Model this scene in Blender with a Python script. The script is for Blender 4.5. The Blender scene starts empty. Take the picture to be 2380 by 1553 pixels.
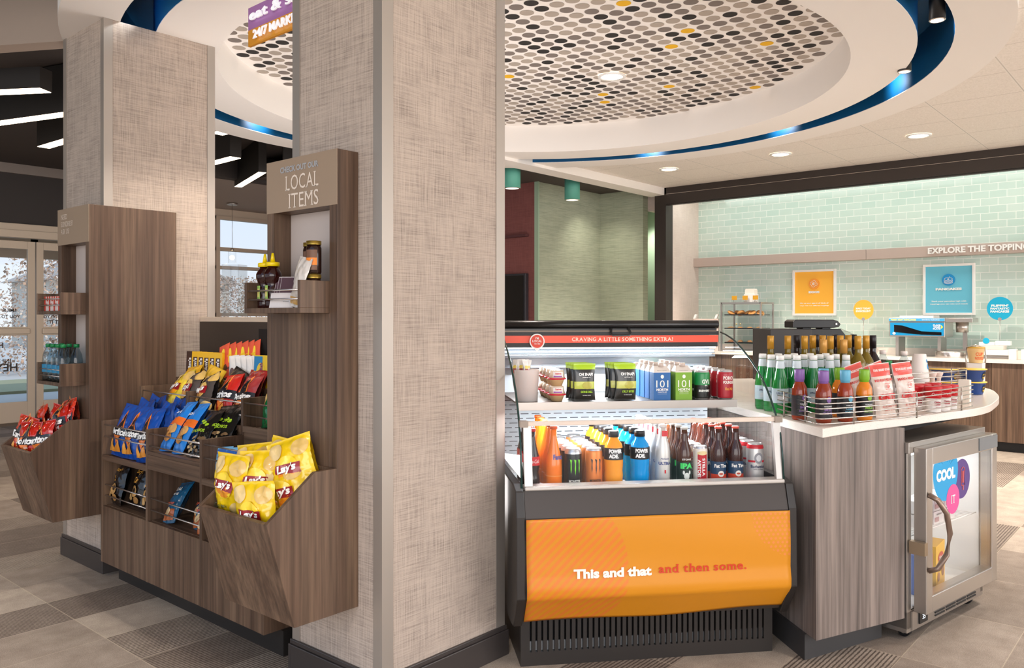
import bpy, math, random
from math import sin, cos, pi, radians
from mathutils import Vector, Matrix, noise
random.seed(7)
SC = bpy.context.scene
COL = SC.collection
# ---------------------------------------------------------------- camera
cam_d = bpy.data.cameras.new('camera'); cam = bpy.data.objects.new('camera', cam_d); COL.objects.link(cam)
TH = math.atan(1630 / 1891.0)
cam.location = (0, 0, 1.33)
cam.rotation_euler = (pi / 2, 0, TH - pi / 2)
cam_d.sensor_width = 36; cam_d.lens = 36 * 1891 / 2380.0
cam_d.shift_y = -38.5 / 2380.0; cam_d.clip_start = .05; cam_d.clip_end = 200
SC.camera = cam
# ---------------------------------------------------------------- view + world
vs = SC.view_settings
vs.view_transform = 'Standard'; vs.look = 'None'; vs.gamma = 1; vs.exposure = 0.12; vs.use_curve_mapping = False
SC.cycles.use_denoising = True
SC.cycles.max_bounces = 8; SC.cycles.diffuse_bounces = 4; SC.cycles.glossy_bounces = 4
SC.cycles.transmission_bounces = 6; SC.cycles.transparent_max_bounces = 24
SC.cycles.caustics_reflective = False; SC.cycles.caustics_refractive = False
SC.cycles.sample_clamp_indirect = 6
W = bpy.data.worlds.new('world'); SC.world = W; W.use_nodes = True
wn = W.node_tree; bg = wn.nodes['Background']
tc = wn.nodes.new('ShaderNodeTexCoord'); sp = wn.nodes.new('ShaderNodeSeparateXYZ')
cr = wn.nodes.new('ShaderNodeValToRGB')
wn.links.new(tc.outputs['Generated'], sp.inputs[0]); wn.links.new(sp.outputs['Z'], cr.inputs[0])
cr.color_ramp.elements[0].position = 0.0; cr.color_ramp.elements[0].color = (.62, .66, .70, 1)
cr.color_ramp.elements[1].position = .35; cr.color_ramp.elements[1].color = (.42, .60, .86, 1)
wn.links.new(cr.outputs[0], bg.inputs[0]); bg.inputs[1].default_value = 1.35

def lamp(name, kind, loc, energy, color=(1, .84, .68), size=.1, rot=(0, 0, 0), spot=None, blend=.5, sy=None):
    d = bpy.data.lights.new(name, kind); d.energy = energy; d.color = color
    if kind == 'AREA':
        d.size = size
        if sy: d.shape = 'RECTANGLE'; d.size_y = sy
    else: d.shadow_soft_size = size
    if spot: d.spot_size = radians(spot); d.spot_blend = blend
    o = bpy.data.objects.new(name, d); COL.objects.link(o); o.location = loc; o.rotation_euler = rot
    return o
sun = lamp('sun', 'SUN', (0, 30, 30), 2.2, (1, .95, .88), .01, (radians(55), 0, radians(35)))
# added fill spots without fixtures, unseen (over the camera and the breakfast room)
for _x, _y, _e in ((.6, .9, 150), (-1.0, 2.4, 150), (.2, -1.2, 150), (2.6, -.9, 170), (-1.6, .2, 150), (4.8, -.6, 200), (6.6, -.9, 200), (7.84, .75, 150), (8.1, -1.2, 150), (6.2, .5, 150), (-.6, 4.2, 150), (.4, 6.4, 120)):
    lamp('fill_spot', 'SPOT', (_x, _y, 2.93), _e * 1.5, (1, .9, .81), .1, (0, 0, 0), 104, 1)
# added soft fill areas out of view, standing in for window daylight
lamp('lobby_side_fill', 'AREA', (-5.2, -4.2, 2.2), 520, (1, .94, .89), 10, (radians(108), 0, radians(-49)), sy=4.2)
lamp('breakfast_side_fill', 'AREA', (6.0, -6.2, 2.2), 380, (1, .94, .89), 9, (radians(108), 0, radians(8)), sy=4.2)

lamp('lounge_uplight_fill', 'AREA', (3.9, 4.0, .25), 60, (1, .95, .93), 2.0, (pi, 0, 0), sy=1.6)  # added upward fill lamp, hidden low behind the cooler, to brighten the ceiling

# ---------------------------------------------------------------- materials
def lin(c):
    return tuple(((x / 255.0) / 12.92 if x / 255.0 <= .04045 else ((x / 255.0 + .055) / 1.055) ** 2.4) for x in c)
MATS = {}
def mat(name, c, rough=.5, metal=0.0, coat=0.0, emit=0.0, ecol=None, spec=.5, trans=0.0):
    if name in MATS: return MATS[name]
    m = bpy.data.materials.new(name); m.use_nodes = True; b = m.node_tree.nodes['Principled BSDF']
    b.inputs['Base Color'].default_value = lin(c) + (1,); b.inputs['Roughness'].default_value = rough
    b.inputs['Metallic'].default_value = metal; b.inputs['Coat Weight'].default_value = coat
    b.inputs['Coat Roughness'].default_value = .08; b.inputs['Specular IOR Level'].default_value = spec
    b.inputs['Transmission Weight'].default_value = trans
    if emit:
        b.inputs['Emission Color'].default_value = lin(ecol or c) + (1,); b.inputs['Emission Strength'].default_value = emit
    MATS[name] = m; return m
def nd(m, t, **k):
    n = m.node_tree.nodes.new('ShaderNode' + t)
    for a, b in k.items(): setattr(n, a, b)
    return n
def lk(m, a, b): m.node_tree.links.new(a, b)
def bsdf(m): return m.node_tree.nodes['Principled BSDF']
def ramp(m, stops):
    r = nd(m, 'ValToRGB'); e = r.color_ramp.elements
    while len(e) < len(stops): e.new(.5)
    for i, (p, c) in enumerate(stops): e[i].position = p; e[i].color = lin(c) + (1,)
    return r
def coords(m, scale=(1, 1, 1), rot=(0, 0, 0), loc=(0, 0, 0), src='Object'):
    t = nd(m, 'TexCoord'); p = nd(m, 'Mapping'); p.inputs['Scale'].default_value = scale
    p.inputs['Rotation'].default_value = rot; p.inputs['Location'].default_value = loc
    lk(m, t.outputs[src], p.inputs[0]); return p.outputs[0]
def noise_n(m, vec, scale, detail=3, rough=.5, dist=0.0):
    n = nd(m, 'TexNoise'); n.inputs['Scale'].default_value = scale; n.inputs['Detail'].default_value = detail
    n.inputs['Roughness'].default_value = rough; n.inputs['Distortion'].default_value = dist
    lk(m, vec, n.inputs['Vector']); return n.outputs['Fac']
def mathn(m, op, a, b=None, c=None):
    n = nd(m, 'Math', operation=op)
    for i, x in enumerate((a, b, c)):
        if x is None: continue
        if isinstance(x, (int, float)): n.inputs[i].default_value = x
        else: lk(m, x, n.inputs[i])
    return n.outputs[0]
def mixc(m, f, a, b, mode='MIX'):
    n = nd(m, 'Mix', data_type='RGBA', blend_type=mode)
    for i, x in ((0, f), (6, a), (7, b)):
        if isinstance(x, (int, float)): n.inputs[i].default_value = x
        elif isinstance(x, tuple): n.inputs[i].default_value = lin(x) + (1,)
        else: lk(m, x, n.inputs[i])
    return n.outputs[2]
def bump(m, h, strength=.2, dist=.002):
    b = nd(m, 'Bump'); b.inputs['Strength'].default_value = strength; b.inputs['Distance'].default_value = dist
    lk(m, h, b.inputs['Height']); lk(m, b.outputs[0], bsdf(m).inputs['Normal'])

def wood_mat(name, c0, c1, c2, rough=.45, axis='Z', src='Object'):
    m = mat(name, c1, rough, spec=.35)
    if axis == 'Z': s1, s2 = (9, 9, .35), (60, 60, 1.6)
    elif axis == 'Y': s1, s2 = (9, .35, 9), (60, 1.6, 60)
    else: s1, s2 = (.35, 9, 9), (1.6, 60, 60)
    a = noise_n(m, coords(m, s1, src=src), 1.0, 4, .6, .6); b = noise_n(m, coords(m, s2, src=src), 1.0, 5, .6)
    r = ramp(m, [(.28, c0), (.5, c1), (.74, c2)]); lk(m, a, r.inputs[0])
    r2 = ramp(m, [(.3, (150, 150, 150)), (.65, (255, 255, 255))]); lk(m, b, r2.inputs[0])
    lk(m, mixc(m, .8, r.outputs[0], r2.outputs[0], 'MULTIPLY'), bsdf(m).inputs['Base Color'])
    bump(m, b, .08, .001); return m
WOOD = wood_mat('walnut_laminate', (84, 62, 48), (112, 88, 71), (138, 112, 90))
WOODG = wood_mat('grey_walnut_laminate', (112, 100, 94), (140, 126, 118), (162, 146, 136))
WOODH = wood_mat('walnut_laminate_flat', (84, 62, 48), (112, 88, 71), (138, 112, 90), axis='Y')
DWOOD = wood_mat('dark_stained_wood', (56, 46, 42), (68, 56, 50), (82, 68, 62), .4)

def fabric_mat(name, dark, light, hs=1.0, rough=.85, hor=.5):
    m = mat(name, light, rough, spec=.2)
    h = noise_n(m, coords(m, (7 * hs, 7 * hs, 420 * hs)), 1.0, 3, .7)
    v = noise_n(m, coords(m, (380 * hs, 380 * hs, 7 * hs)), 1.0, 3, .7)
    big = noise_n(m, coords(m, (7, 7, 7)), 1.0, 3)
    f = mathn(m, 'ADD', mathn(m, 'MULTIPLY', h, hor), mathn(m, 'MULTIPLY', v, 1 - hor))
    f = mathn(m, 'ADD', f, mathn(m, 'MULTIPLY', mathn(m, 'SUBTRACT', big, .5), .14))
    r = ramp(m, [(.30, dark), (.52, light), (.72, tuple(min(255, int(x * 1.1)) for x in light))]); lk(m, f, r.inputs[0])
    lk(m, r.outputs[0], bsdf(m).inputs['Base Color']); bump(m, f, .35, .002); return m
LINEN = fabric_mat('woven_wallcovering', (118, 106, 98), (186, 170, 157))
GREENW = fabric_mat('green_grasscloth', (142, 150, 132), (178, 184, 162), .6, hor=.85)
TRIM = mat('satin_nickel_trim', (176, 166, 156), .42, .55)
BASEM = mat('dark_vinyl_base', (62, 56, 54), .35)
CEILP = mat('painted_plaster', (244, 238, 232), .8)
CEILT = mat('ceiling_tile', (226, 216, 206), .9)
CEILG = mat('ceiling_grid', (236, 230, 222), .6)
BLUEP = mat('deep_blue_paint', (0, 82, 128), .5)
DARKC = mat('dark_ceiling_paint', (74, 66, 62), .8)
CHAR = mat('charcoal_paint', (66, 60, 58), .8)
BRONZE = mat('dark_bronze_metal', (58, 50, 46), .4, .3)
WHITE = mat('white_paint', (240, 238, 234), .5)
BLACK = mat('black_plastic', (22, 22, 24), .35)
BLACKG = mat('gloss_black', (10, 10, 14), .12)
STEEL = mat('brushed_steel', (184, 177, 170), .3, .9)
CHROME = mat('polished_rod', (215, 205, 198), .22, .9)
FROSTW = mat('satin_aluminium', (206, 200, 194), .4, .6)
LED = mat('cool_led', (235, 245, 255), .5, emit=9.0)
WARM = mat('warm_lens', (255, 240, 218), .5, emit=14.0)
WARM2 = mat('linear_lens', (255, 226, 190), .5, emit=9.0)
def glass_mat(name, tint=(255, 255, 255), keep=.93, rough=.02, ior=1.45):
    m = bpy.data.materials.new(name); m.use_nodes = True; nt = m.node_tree; nt.nodes.clear()
    o = nt.nodes.new('ShaderNodeOutputMaterial'); t = nt.nodes.new('ShaderNodeBsdfTransparent'); g = nt.nodes.new('ShaderNodeBsdfGlossy')
    t.inputs[0].default_value = tuple(x * keep for x in lin(tint)) + (1,); g.inputs['Roughness'].default_value = rough
    f0 = (.3 * (ior - 1) / (ior + 1)) ** 2 * 3; lw = nt.nodes.new('ShaderNodeLayerWeight'); lw.inputs[0].default_value = .5; x = nt.nodes.new('ShaderNodeMixShader')
    pw = nt.nodes.new('ShaderNodeMath'); pw.operation = 'POWER'; pw.inputs[1].default_value = 4.5; f = nt.nodes.new('ShaderNodeMath'); f.operation = 'MULTIPLY_ADD'; f.inputs[1].default_value = .8; f.inputs[2].default_value = f0
    nt.links.new(lw.outputs['Facing'], pw.inputs[0]); nt.links.new(pw.outputs[0], f.inputs[0])
    nt.links.new(f.outputs[0], x.inputs[0]); nt.links.new(t.outputs[0], x.inputs[1]); nt.links.new(g.outputs[0], x.inputs[2])
    nt.links.new(x.outputs[0], o.inputs[0]); MATS[name] = m; return m
GLASS = glass_mat('clear_pane', keep=.97); GEDGE = glass_mat('green_glass_edge', (40, 90, 80), .8, .1)
BGLASS = glass_mat('bottle_glass', (232, 242, 246), .86, .05, 2.6)
PLAST = glass_mat('clear_wrap', (235, 235, 235), .86, .12, 1.6)

# ---------------------------------------------------------------- mesh builder
class MB:
    def __init__(s): s.v = []; s.f = []; s.m = []; s.sm = []
    def add(s, vs_, fs, m=0, smooth=False, fn=None):
        o = len(s.v); s.v += [fn(p) for p in vs_] if fn else [tuple(p) for p in vs_]
        for f in fs: s.f.append(tuple(i + o for i in f)); s.m.append(m); s.sm.append(smooth)
        return s
    def box(s, x0, y0, z0, x1, y1, z1, m=0, fn=None):
        x0, x1 = sorted((x0, x1)); y0, y1 = sorted((y0, y1)); z0, z1 = sorted((z0, z1))
        v = [(x0, y0, z0), (x1, y0, z0), (x1, y1, z0), (x0, y1, z0), (x0, y0, z1), (x1, y0, z1), (x1, y1, z1), (x0, y1, z1)]
        return s.add(v, [(3, 2, 1, 0), (4, 5, 6, 7), (0, 1, 5, 4), (1, 2, 6, 5), (2, 3, 7, 6), (3, 0, 4, 7)], m, False, fn)
    def prism(s, pts, a, b, axis='z', m=0, fn=None):
        # extrude a counter-clockwise 2D outline along an axis (z: xy; y: xz; x: yz)
        n = len(pts)
        def P(p, h): return {'z': (p[0], p[1], h), 'y': (p[0], h, p[1]), 'x': (h, p[0], p[1])}[axis]
        v = [P(p, a) for p in pts] + [P(p, b) for p in pts]
        f = [tuple(range(n))[::-1], tuple(range(n, 2 * n))] + [(i, (i + 1) % n, n + (i + 1) % n, n + i) for i in range(n)]
        if axis == 'y': f = [q[::-1] for q in f]
        return s.add(v, f, m, False, fn)
    def lathe(s, prof, n=20, m=0, cx=0, cy=0, ms=None, cap=True, smooth=True, fn=None):
        v = []; f = []
        for r, z in prof: v += [(cx + r * cos(2 * pi * i / n), cy + r * sin(2 * pi * i / n), z) for i in range(n)]
        for j in range(len(prof) - 1):
            for i in range(n): f.append((j * n + i, j * n + (i + 1) % n, (j + 1) * n + (i + 1) % n, (j + 1) * n + i))
        o = len(s.f); s.add(v, f, m, smooth, fn)
        if ms:
            for j in range(len(prof) - 1):
                for i in range(n): s.m[o + j * n + i] = ms[j]
        if cap:
            k = len(s.v) - len(v)
            for j, rev in ((0, True), (len(prof) - 1, False)):
                if prof[j][0] > 1e-4:
                    q = [k + j * n + i for i in range(n)]; s.f.append(tuple(q[::-1] if rev else q))
                    s.m.append((ms[min(j, len(ms) - 1)] if ms else m)); s.sm.append(False)
        return s
    def tube(s, pts, r, n=8, m=0, closed=False, fn=None):
        P = [Vector(p) for p in pts]; v = []; f = []; k = len(P)
        up0 = Vector((0, 0, 1))
        for i, p in enumerate(P):
            a = P[i - 1] if (i or closed) else P[i]; b = P[(i + 1) % k] if (i < k - 1 or closed) else P[i]
            d = (b - a).normalized(); u = up0 if abs(d.z) < .95 else Vector((1, 0, 0))
            x = d.cross(u).normalized(); y = x.cross(d)
            v += [tuple(p + (x * cos(2 * pi * j / n) + y * sin(2 * pi * j / n)) * r) for j in range(n)]
        for i in range(k if closed else k - 1):
            for j in range(n):
                a = i * n; b = ((i + 1) % k) * n; f.append((a + j, a + (j + 1) % n, b + (j + 1) % n, b + j))
        if not closed: f += [tuple(range(n))[::-1], tuple(range((k - 1) * n, k * n))]
        return s.add(v, f, m, True, fn)
    def sphere(s, c, r, m=0, n=12, sz=1.0, fn=None):
        pr = [(max(r * sin(pi * j / 8), 1e-5), c[2] - r * sz * cos(pi * j / 8)) for j in range(9)]
        return s.lathe(pr, n, m, c[0], c[1], cap=False, fn=fn)
    def grid(s, fn, nu, nv, m=0, smooth=True, mf=None, flip=False):
        o = len(s.v)
        for j in range(nv + 1):
            for i in range(nu + 1): s.v.append(tuple(fn(i / nu, j / nv)))
        for j in range(nv):
            for i in range(nu):
                q = (o + j * (nu + 1) + i, o + j * (nu + 1) + i + 1, o + (j + 1) * (nu + 1) + i + 1, o + (j + 1) * (nu + 1) + i)
                s.f.append(q[::-1] if flip else q); s.m.append(mf((i + .5) / nu, (j + .5) / nv) if mf else m); s.sm.append(smooth)
        return s
    def build(s, name, mats, parent=None, loc=(0, 0, 0), rot=(0, 0, 0), bevel=0.0, label=None):
        me = bpy.data.meshes.new(name); me.from_pydata(s.v, [], s.f)
        for x in (mats if isinstance(mats, (list, tuple)) else [mats]): me.materials.append(x)
        me.polygons.foreach_set('material_index', s.m); me.polygons.foreach_set('use_smooth', s.sm); me.update()
        o = bpy.data.objects.new(name, me); COL.objects.link(o); o.location = loc; o.rotation_euler = rot
        if parent: o.parent = parent
        if bevel:
            b = o.modifiers.new('edge', 'BEVEL'); b.width = bevel; b.segments = 2; b.limit_method = 'ANGLE'
        if label: o['label'] = label
        return o
def B(*a, **k):
    s = MB(); s.box(*a, **k); return s
def tag(o, label, cat, group=None, kind=None):
    if label: o['label'] = label
    if cat: o['category'] = cat
    if group: o['group'] = group
    if kind: o['kind'] = kind
    return o
def struct(o): o['kind'] = 'structure'; return o
def thing(name, label, cat, loc=(0, 0, 0), rot=(0, 0, 0), group=None):
    o = bpy.data.objects.new(name, None); COL.objects.link(o); o.empty_display_size = .05
    o.location = loc; o.rotation_euler = rot; return tag(o, label, cat, group)
def dup(root, loc, rot=None, label=None, group=None):
    r = root.copy(); COL.objects.link(r); r.location = loc
    if rot is not None: r.rotation_euler = rot
    if label: r['label'] = label
    if group: r['group'] = group
    for ch in list(root.children):
        c = ch.copy(); COL.objects.link(c); c.parent = r
        for g in ch.children:
            d = g.copy(); COL.objects.link(d); d.parent = c
    return r
class Proto:
    # first call places the original, later calls copy it
    def __init__(s, root): s.root = root; s.used = False
    def __call__(s, loc, rot=None, label=None, group=None):
        if s.used: return dup(s.root, loc, rot, label, group)
        s.used = True; s.root.location = loc
        if rot is not None: s.root.rotation_euler = rot
        if label: s.root['label'] = label
        if group: s.root['group'] = group
        return s.root
# ---------------------------------------------------------------- lettering
_TX = {}
def text2d(t, h=1.0, bold=0.0, sx=1.0, sp=1.0, shear=0.0, sub=True):
    key = (t, bold, sp, shear)
    if key not in _TX:
        cu = bpy.data.curves.new('lettering', 'FONT'); cu.body = t; cu.size = 1; cu.offset = bold; cu.space_character = sp
        cu.shear = shear; cu.resolution_u = 3; cu.fill_mode = 'FRONT'; cu.align_x = 'CENTER'; cu.space_line = .95
        ob = bpy.data.objects.new('lettering', cu); COL.objects.link(ob); dg = bpy.context.evaluated_depsgraph_get(); dg.update()
        me = bpy.data.meshes.new_from_object(ob.evaluated_get(dg))
        v = [tuple(x.co)[:2] for x in me.vertices]; f = [tuple(p.vertices) for p in me.polygons]
        bpy.data.objects.remove(ob); bpy.data.curves.remove(cu); bpy.data.meshes.remove(me)
        y0 = min(p[1] for p in v); y1 = max(p[1] for p in v); x0 = min(p[0] for p in v); x1 = max(p[0] for p in v)
        cx_, cy_ = (x0 + x1) / 2, (y0 + y1) / 2
        _TX[key] = ([((x - cx_), (y - cy_)) for x, y in v], f, y1 - y0, x1 - x0)
    v, f, hh, ww = _TX[key]; k = h / hh
    return [(x * k * sx, y * k) for x, y in v], f
def put_text(mb, t, h, fn, m=0, w=None, **k):
    v, f = text2d(t, h, **k)
    if w: q = w / max(1e-6, 2 * max(abs(a) for a, b in v)); v = [(a * q, b) for a, b in v]
    return mb.add([fn(x, y) for x, y in v], f, m, False)
def put_disc(mb, rx, ry, fn, m=0, n=20, rings=3, cx=0, cy=0):
    v = [fn(cx, cy)]; f = []
    for r in range(1, rings + 1): v += [fn(cx + rx * r / rings * cos(2 * pi * i / n), cy + ry * r / rings * sin(2 * pi * i / n)) for i in range(n)]
    for i in range(n): f.append((0, 1 + i, 1 + (i + 1) % n))
    for r in range(1, rings):
        for i in range(n): a = 1 + (r - 1) * n; b = 1 + r * n; f.append((a + i, b + i, b + (i + 1) % n, a + (i + 1) % n))
    return mb.add(v, f, m, True)
def put_rect(mb, x0, y0, x1, y1, fn, m=0, nu=4, nv=4):
    return mb.grid(lambda u, v: fn(x0 + (x1 - x0) * u, y0 + (y1 - y0) * v), nu, nv, m, True)
def letters3d(name, t, h, depth, mat_, fn3, parent=None, w=None, **k):
    # solid raised letters: front faces, back faces and side walls; fn3(x, y, z) maps local to place
    v, f = text2d(t, h, **k); n = len(v); mb = MB()
    if w: q = w / (2 * max(abs(a) for a, b in v)); v = [(a * q, b) for a, b in v]
    edges = {}
    for q in f:
        for i in range(len(q)):
            a, b = q[i], q[(i + 1) % len(q)]
            edges[(a, b)] = edges.get((a, b), 0) + 1
    side = [(a, b, b + n, a + n) for (a, b) in edges if (b, a) not in edges]
    mb.add([fn3(x, y, depth) for x, y in v] + [fn3(x, y, 0) for x, y in v], list(f) + side, 0)
    return mb.build(name, mat_, parent)
SLAB = {'L': ((.12, 0), (.12, 1)), 'I': ((.5, 0), (.5, 1)), 'T': ((.5, 0),), 'E': (), 'M': ((.06, 0), (.94, 0), (.1, 1), (.9, 1)), 'A': ((.05, 0), (.95, 0)), 'N': ((.08, 0), (.08, 1), (.92, 1)),
        'D': ((.1, 0), (.1, 1)), 'U': ((.08, 1), (.92, 1)), 'R': ((.1, 0), (.1, 1), (.95, 0)), 'K': ((.1, 0), (.1, 1), (.92, 0), (.92, 1)), 'G': (), 'V': ((.05, 1), (.95, 1)), 'H': ((.1, 0), (.9, 0), (.1, 1), (.9, 1)), 'X': ((.06, 0), (.94, 0), (.06, 1), (.94, 1)),
        'n': ((.14, 0), (.88, 0), (.1, 'x')), 'd': ((.92, 0), (.86, 1)), 'h': ((.14, 0), (.88, 0), (.12, 1)), 'm': ((.08, 0), (.5, 0), (.93, 0), (.06, 'x')), 'a': ((.95, 0),)}
def slab_text(mb, t, h, fn, m=0, w=None, bold=0.0, gap=.16, th=.075):
    # upright letters with slab serifs, set one by one
    _, _, = 0, 0
    def raw(c):
        text2d(c, 1.0, bold=bold); v, f, hh, ww = _TX[(c, bold, 1.0, 0.0)]; return v, f, hh, ww
    H = raw('H')[2]; xh = raw('x')[2]; out = []; x = 0
    for c in t:
        if c == ' ': x += .42 * H; continue
        v, f, hh, ww = raw(c); yb = 0
        cy_ = hh / 2 if c not in "'" else H - hh / 2
        out.append(([(a + x + ww / 2, b + cy_) for a, b in v], f)); s_ = .15 * H
        for sx, sy in SLAB.get(c, ()):
            X = x + sx * ww; Y = 0 if sy == 0 else (xh if sy == 'x' else hh); q = th * H; y0, y1 = (0, q) if sy == 0 else (Y - q, Y)
            l = s_ * (1.0 if sy != 'x' else .8); k_ = .052 * H; out.append(([(X - l, y0), (X - k_, y0), (X - k_, y1), (X - l, y1)], [(0, 1, 2, 3)]))
            if sy != 'x': out.append(([(X + k_, y0), (X + l, y0), (X + l, y1), (X + k_, y1)], [(0, 1, 2, 3)]))
        x += ww + gap * H
    W_ = x - gap * H; kx = (w / W_) if w else h / H; ky = h / H
    for v, f in out: mb.add([fn((a - W_ / 2) * kx, (b - H / 2) * ky) for a, b in v], f, m, False)
    return mb
# ================================================================ THE ROOM
# floor: stone-look carpet planks .652 x .319 m, some ribbed
fm = mat('plank_floor', (150, 138, 126), .7, spec=.3)
v0 = coords(fm, src='Object'); sp_ = nd(fm, 'SeparateXYZ'); lk(fm, v0, sp_.inputs[0])
gx = mathn(fm, 'DIVIDE', mathn(fm, 'SUBTRACT', sp_.outputs[0], 1.455), .652); gy = mathn(fm, 'DIVIDE', mathn(fm, 'SUBTRACT', sp_.outputs[1], 3.478), .319)
ix = mathn(fm, 'FLOOR', gx); iy = mathn(fm, 'FLOOR', gy); fx = mathn(fm, 'FRACT', gx); fy = mathn(fm, 'FRACT', gy)
cb = nd(fm, 'CombineXYZ'); lk(fm, ix, cb.inputs[0]); lk(fm, iy, cb.inputs[1])
wnz = nd(fm, 'TexWhiteNoise', noise_dimensions='2D'); lk(fm, cb.outputs[0], wnz.inputs['Vector'])
rnd = wnz.outputs['Value']
cb2 = nd(fm, 'CombineXYZ'); lk(fm, mathn(fm, 'ADD', ix, 31.7), cb2.inputs[0]); lk(fm, mathn(fm, 'ADD', iy, 7.3), cb2.inputs[1])
wn2 = nd(fm, 'TexWhiteNoise', noise_dimensions='2D'); lk(fm, cb2.outputs[0], wn2.inputs['Vector']); rnd2 = wn2.outputs['Value']
base = ramp(fm, [(.0, (150, 136, 124)), (.5, (178, 163, 149)), (1.0, (200, 186, 170))]); lk(fm, rnd, base.inputs[0])
mott = noise_n(fm, v0, 9, 5, .65); mr = ramp(fm, [(.3, (215, 212, 210)), (.7, (255, 255, 255))]); lk(fm, mott, mr.inputs[0])
c1 = mixc(fm, .9, base.outputs[0], mr.outputs[0], 'MULTIPLY')
fine = noise_n(fm, v0, 260, 2, .6); fr = ramp(fm, [(.35, (190, 190, 190)), (.65, (255, 255, 255))]); lk(fm, fine, fr.inputs[0])
c1 = mixc(fm, .7, c1, fr.outputs[0], 'MULTIPLY')
wob = mathn(fm, 'MULTIPLY', mathn(fm, 'SUBTRACT', noise_n(fm, v0, 60, 2), .5), .006)
st = mathn(fm, 'GREATER_THAN', mathn(fm, 'FRACT', mathn(fm, 'DIVIDE', mathn(fm, 'ADD', sp_.outputs[1], wob), .0155)), .58)
isr = mathn(fm, 'GREATER_THAN', rnd2, .62)
c1 = mixc(fm, mathn(fm, 'MULTIPLY', mathn(fm, 'MULTIPLY', st, isr), .85), c1, (72, 60, 52))
edge = mathn(fm, 'MAXIMUM', mathn(fm, 'GREATER_THAN', mathn(fm, 'ABSOLUTE', mathn(fm, 'SUBTRACT', fx, .5)), .4962), mathn(fm, 'GREATER_THAN', mathn(fm, 'ABSOLUTE', mathn(fm, 'SUBTRACT', fy, .5)), .4945))
c1 = mixc(fm, mathn(fm, 'MULTIPLY', edge, .5), c1, (196, 180, 158))
lk(fm, c1, bsdf(fm).inputs['Base Color']); bump(fm, fine, .25, .002)
struct(B(-4, -5, -.1, 12, 14, 0).build('floor', fm))

def column(name, label, x0, y0, x1, y1, z1, tr):
    o = thing(name, label, 'column', (0, 0, 0)); o['kind'] = 'structure'
    B(x0, y0, .0, x1, y1, z1).build('wallcovering', LINEN, o)
    t = .004
    for (cx_, cy_, sx_, sy_) in ((x0, y0, 1, 1), (x1, y0, -1, 1), (x0, y1, 1, -1), (x1, y1, -1, -1)):
        wx, wy = tr
        mb = MB()
        mb.box(cx_ - sx_ * t, cy_ - sy_ * t, .115, cx_ + sx_ * wx, cy_, z1)
        mb.box(cx_ - sx_ * t, cy_, .115, cx_, cy_ + sy_ * wy, z1)
        mb.build('corner_trim', TRIM, o)
    mb = MB(); e = .016
    for a, b, c, d in ((x0 - e, y0 - e, x1 + e, y0), (x0 - e, y1, x1 + e, y1 + e), (x0 - e, y0, x0, y1), (x1, y0, x1 + e, y1)):
        mb.box(a, b, 0, c, d, .098); k = .005
        mb.box(a + (k if a < x0 else 0), b + (k if b < y0 else 0), .098, c - (k if c > x1 else 0), d - (k if d > y1 else 0), .116)
    mb.build('skirting', BASEM, o, bevel=.003)
    return o
column('column', 'woven fabric column nearest the camera with nickel corner trim', 1.793, 2.124, 2.412, 2.635, 2.89, (.046, .042))
column('column', 'woven fabric column on the left behind the sundries cabinet', 1.82, 4.369, 2.434, 4.89, 2.89, (.042, .036))

# ---- ring ceiling
CX, CY = 4.352, 3.575
def annulus(mb, r0, r1, z, m=0, n=128):
    v = []; 
    for i in range(n): a = 2 * pi * i / n; v += [(CX + r0 * cos(a), CY + r0 * sin(a), z), (CX + r1 * cos(a), CY + r1 * sin(a), z)]
    mb.add(v, [(2 * i, (2 * i + 2) % (2 * n), (2 * i + 3) % (2 * n), 2 * i + 1) for i in range(n)], m)
def ringwall(mb, r, z0, z1, m=0, n=128):
    v = []
    for i in range(n): a = 2 * pi * i / n; v += [(CX + r * cos(a), CY + r * sin(a), z0), (CX + r * cos(a), CY + r * sin(a), z1)]
    mb.add(v, [(2 * i, (2 * i + 2) % (2 * n), (2 * i + 3) % (2 * n), 2 * i + 1) for i in range(n)], m, True)
rc = thing('ceiling_ring', 'round dropped white plaster ceiling ring with blue cove groove', 'ceiling ring'); rc['kind'] = 'structure'
mb = MB(); annulus(mb, 2.576, 2.862, 2.89); ringwall(mb, 2.862, 2.89, 3.3); ringwall(mb, 2.576, 2.89, 2.894); mb.build('outer_band', CEILP, rc)
mb = MB(); annulus(mb, 2.041, 2.393, 2.89); ringwall(mb, 2.393, 2.89, 2.894); ringwall(mb, 2.041, 2.89, 3.14); mb.build('inner_band', CEILP, rc)
mb = MB(); ringwall(mb, 2.576, 2.894, 3.2); ringwall(mb, 2.393, 2.894, 3.2); annulus(mb, 2.38, 2.6, 3.2); mb.build('blue_groove', BLUEP, rc)
for _i in range(12):
    _a = 2 * pi * _i / 12 + .22
    lamp('groove_light', 'SPOT', (CX + 2.42 * cos(_a), CY + 2.42 * sin(_a), 3.0), 8, (.92, .97, 1), .02, (radians(82), 0, _a - pi / 2), 110, 1)
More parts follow.
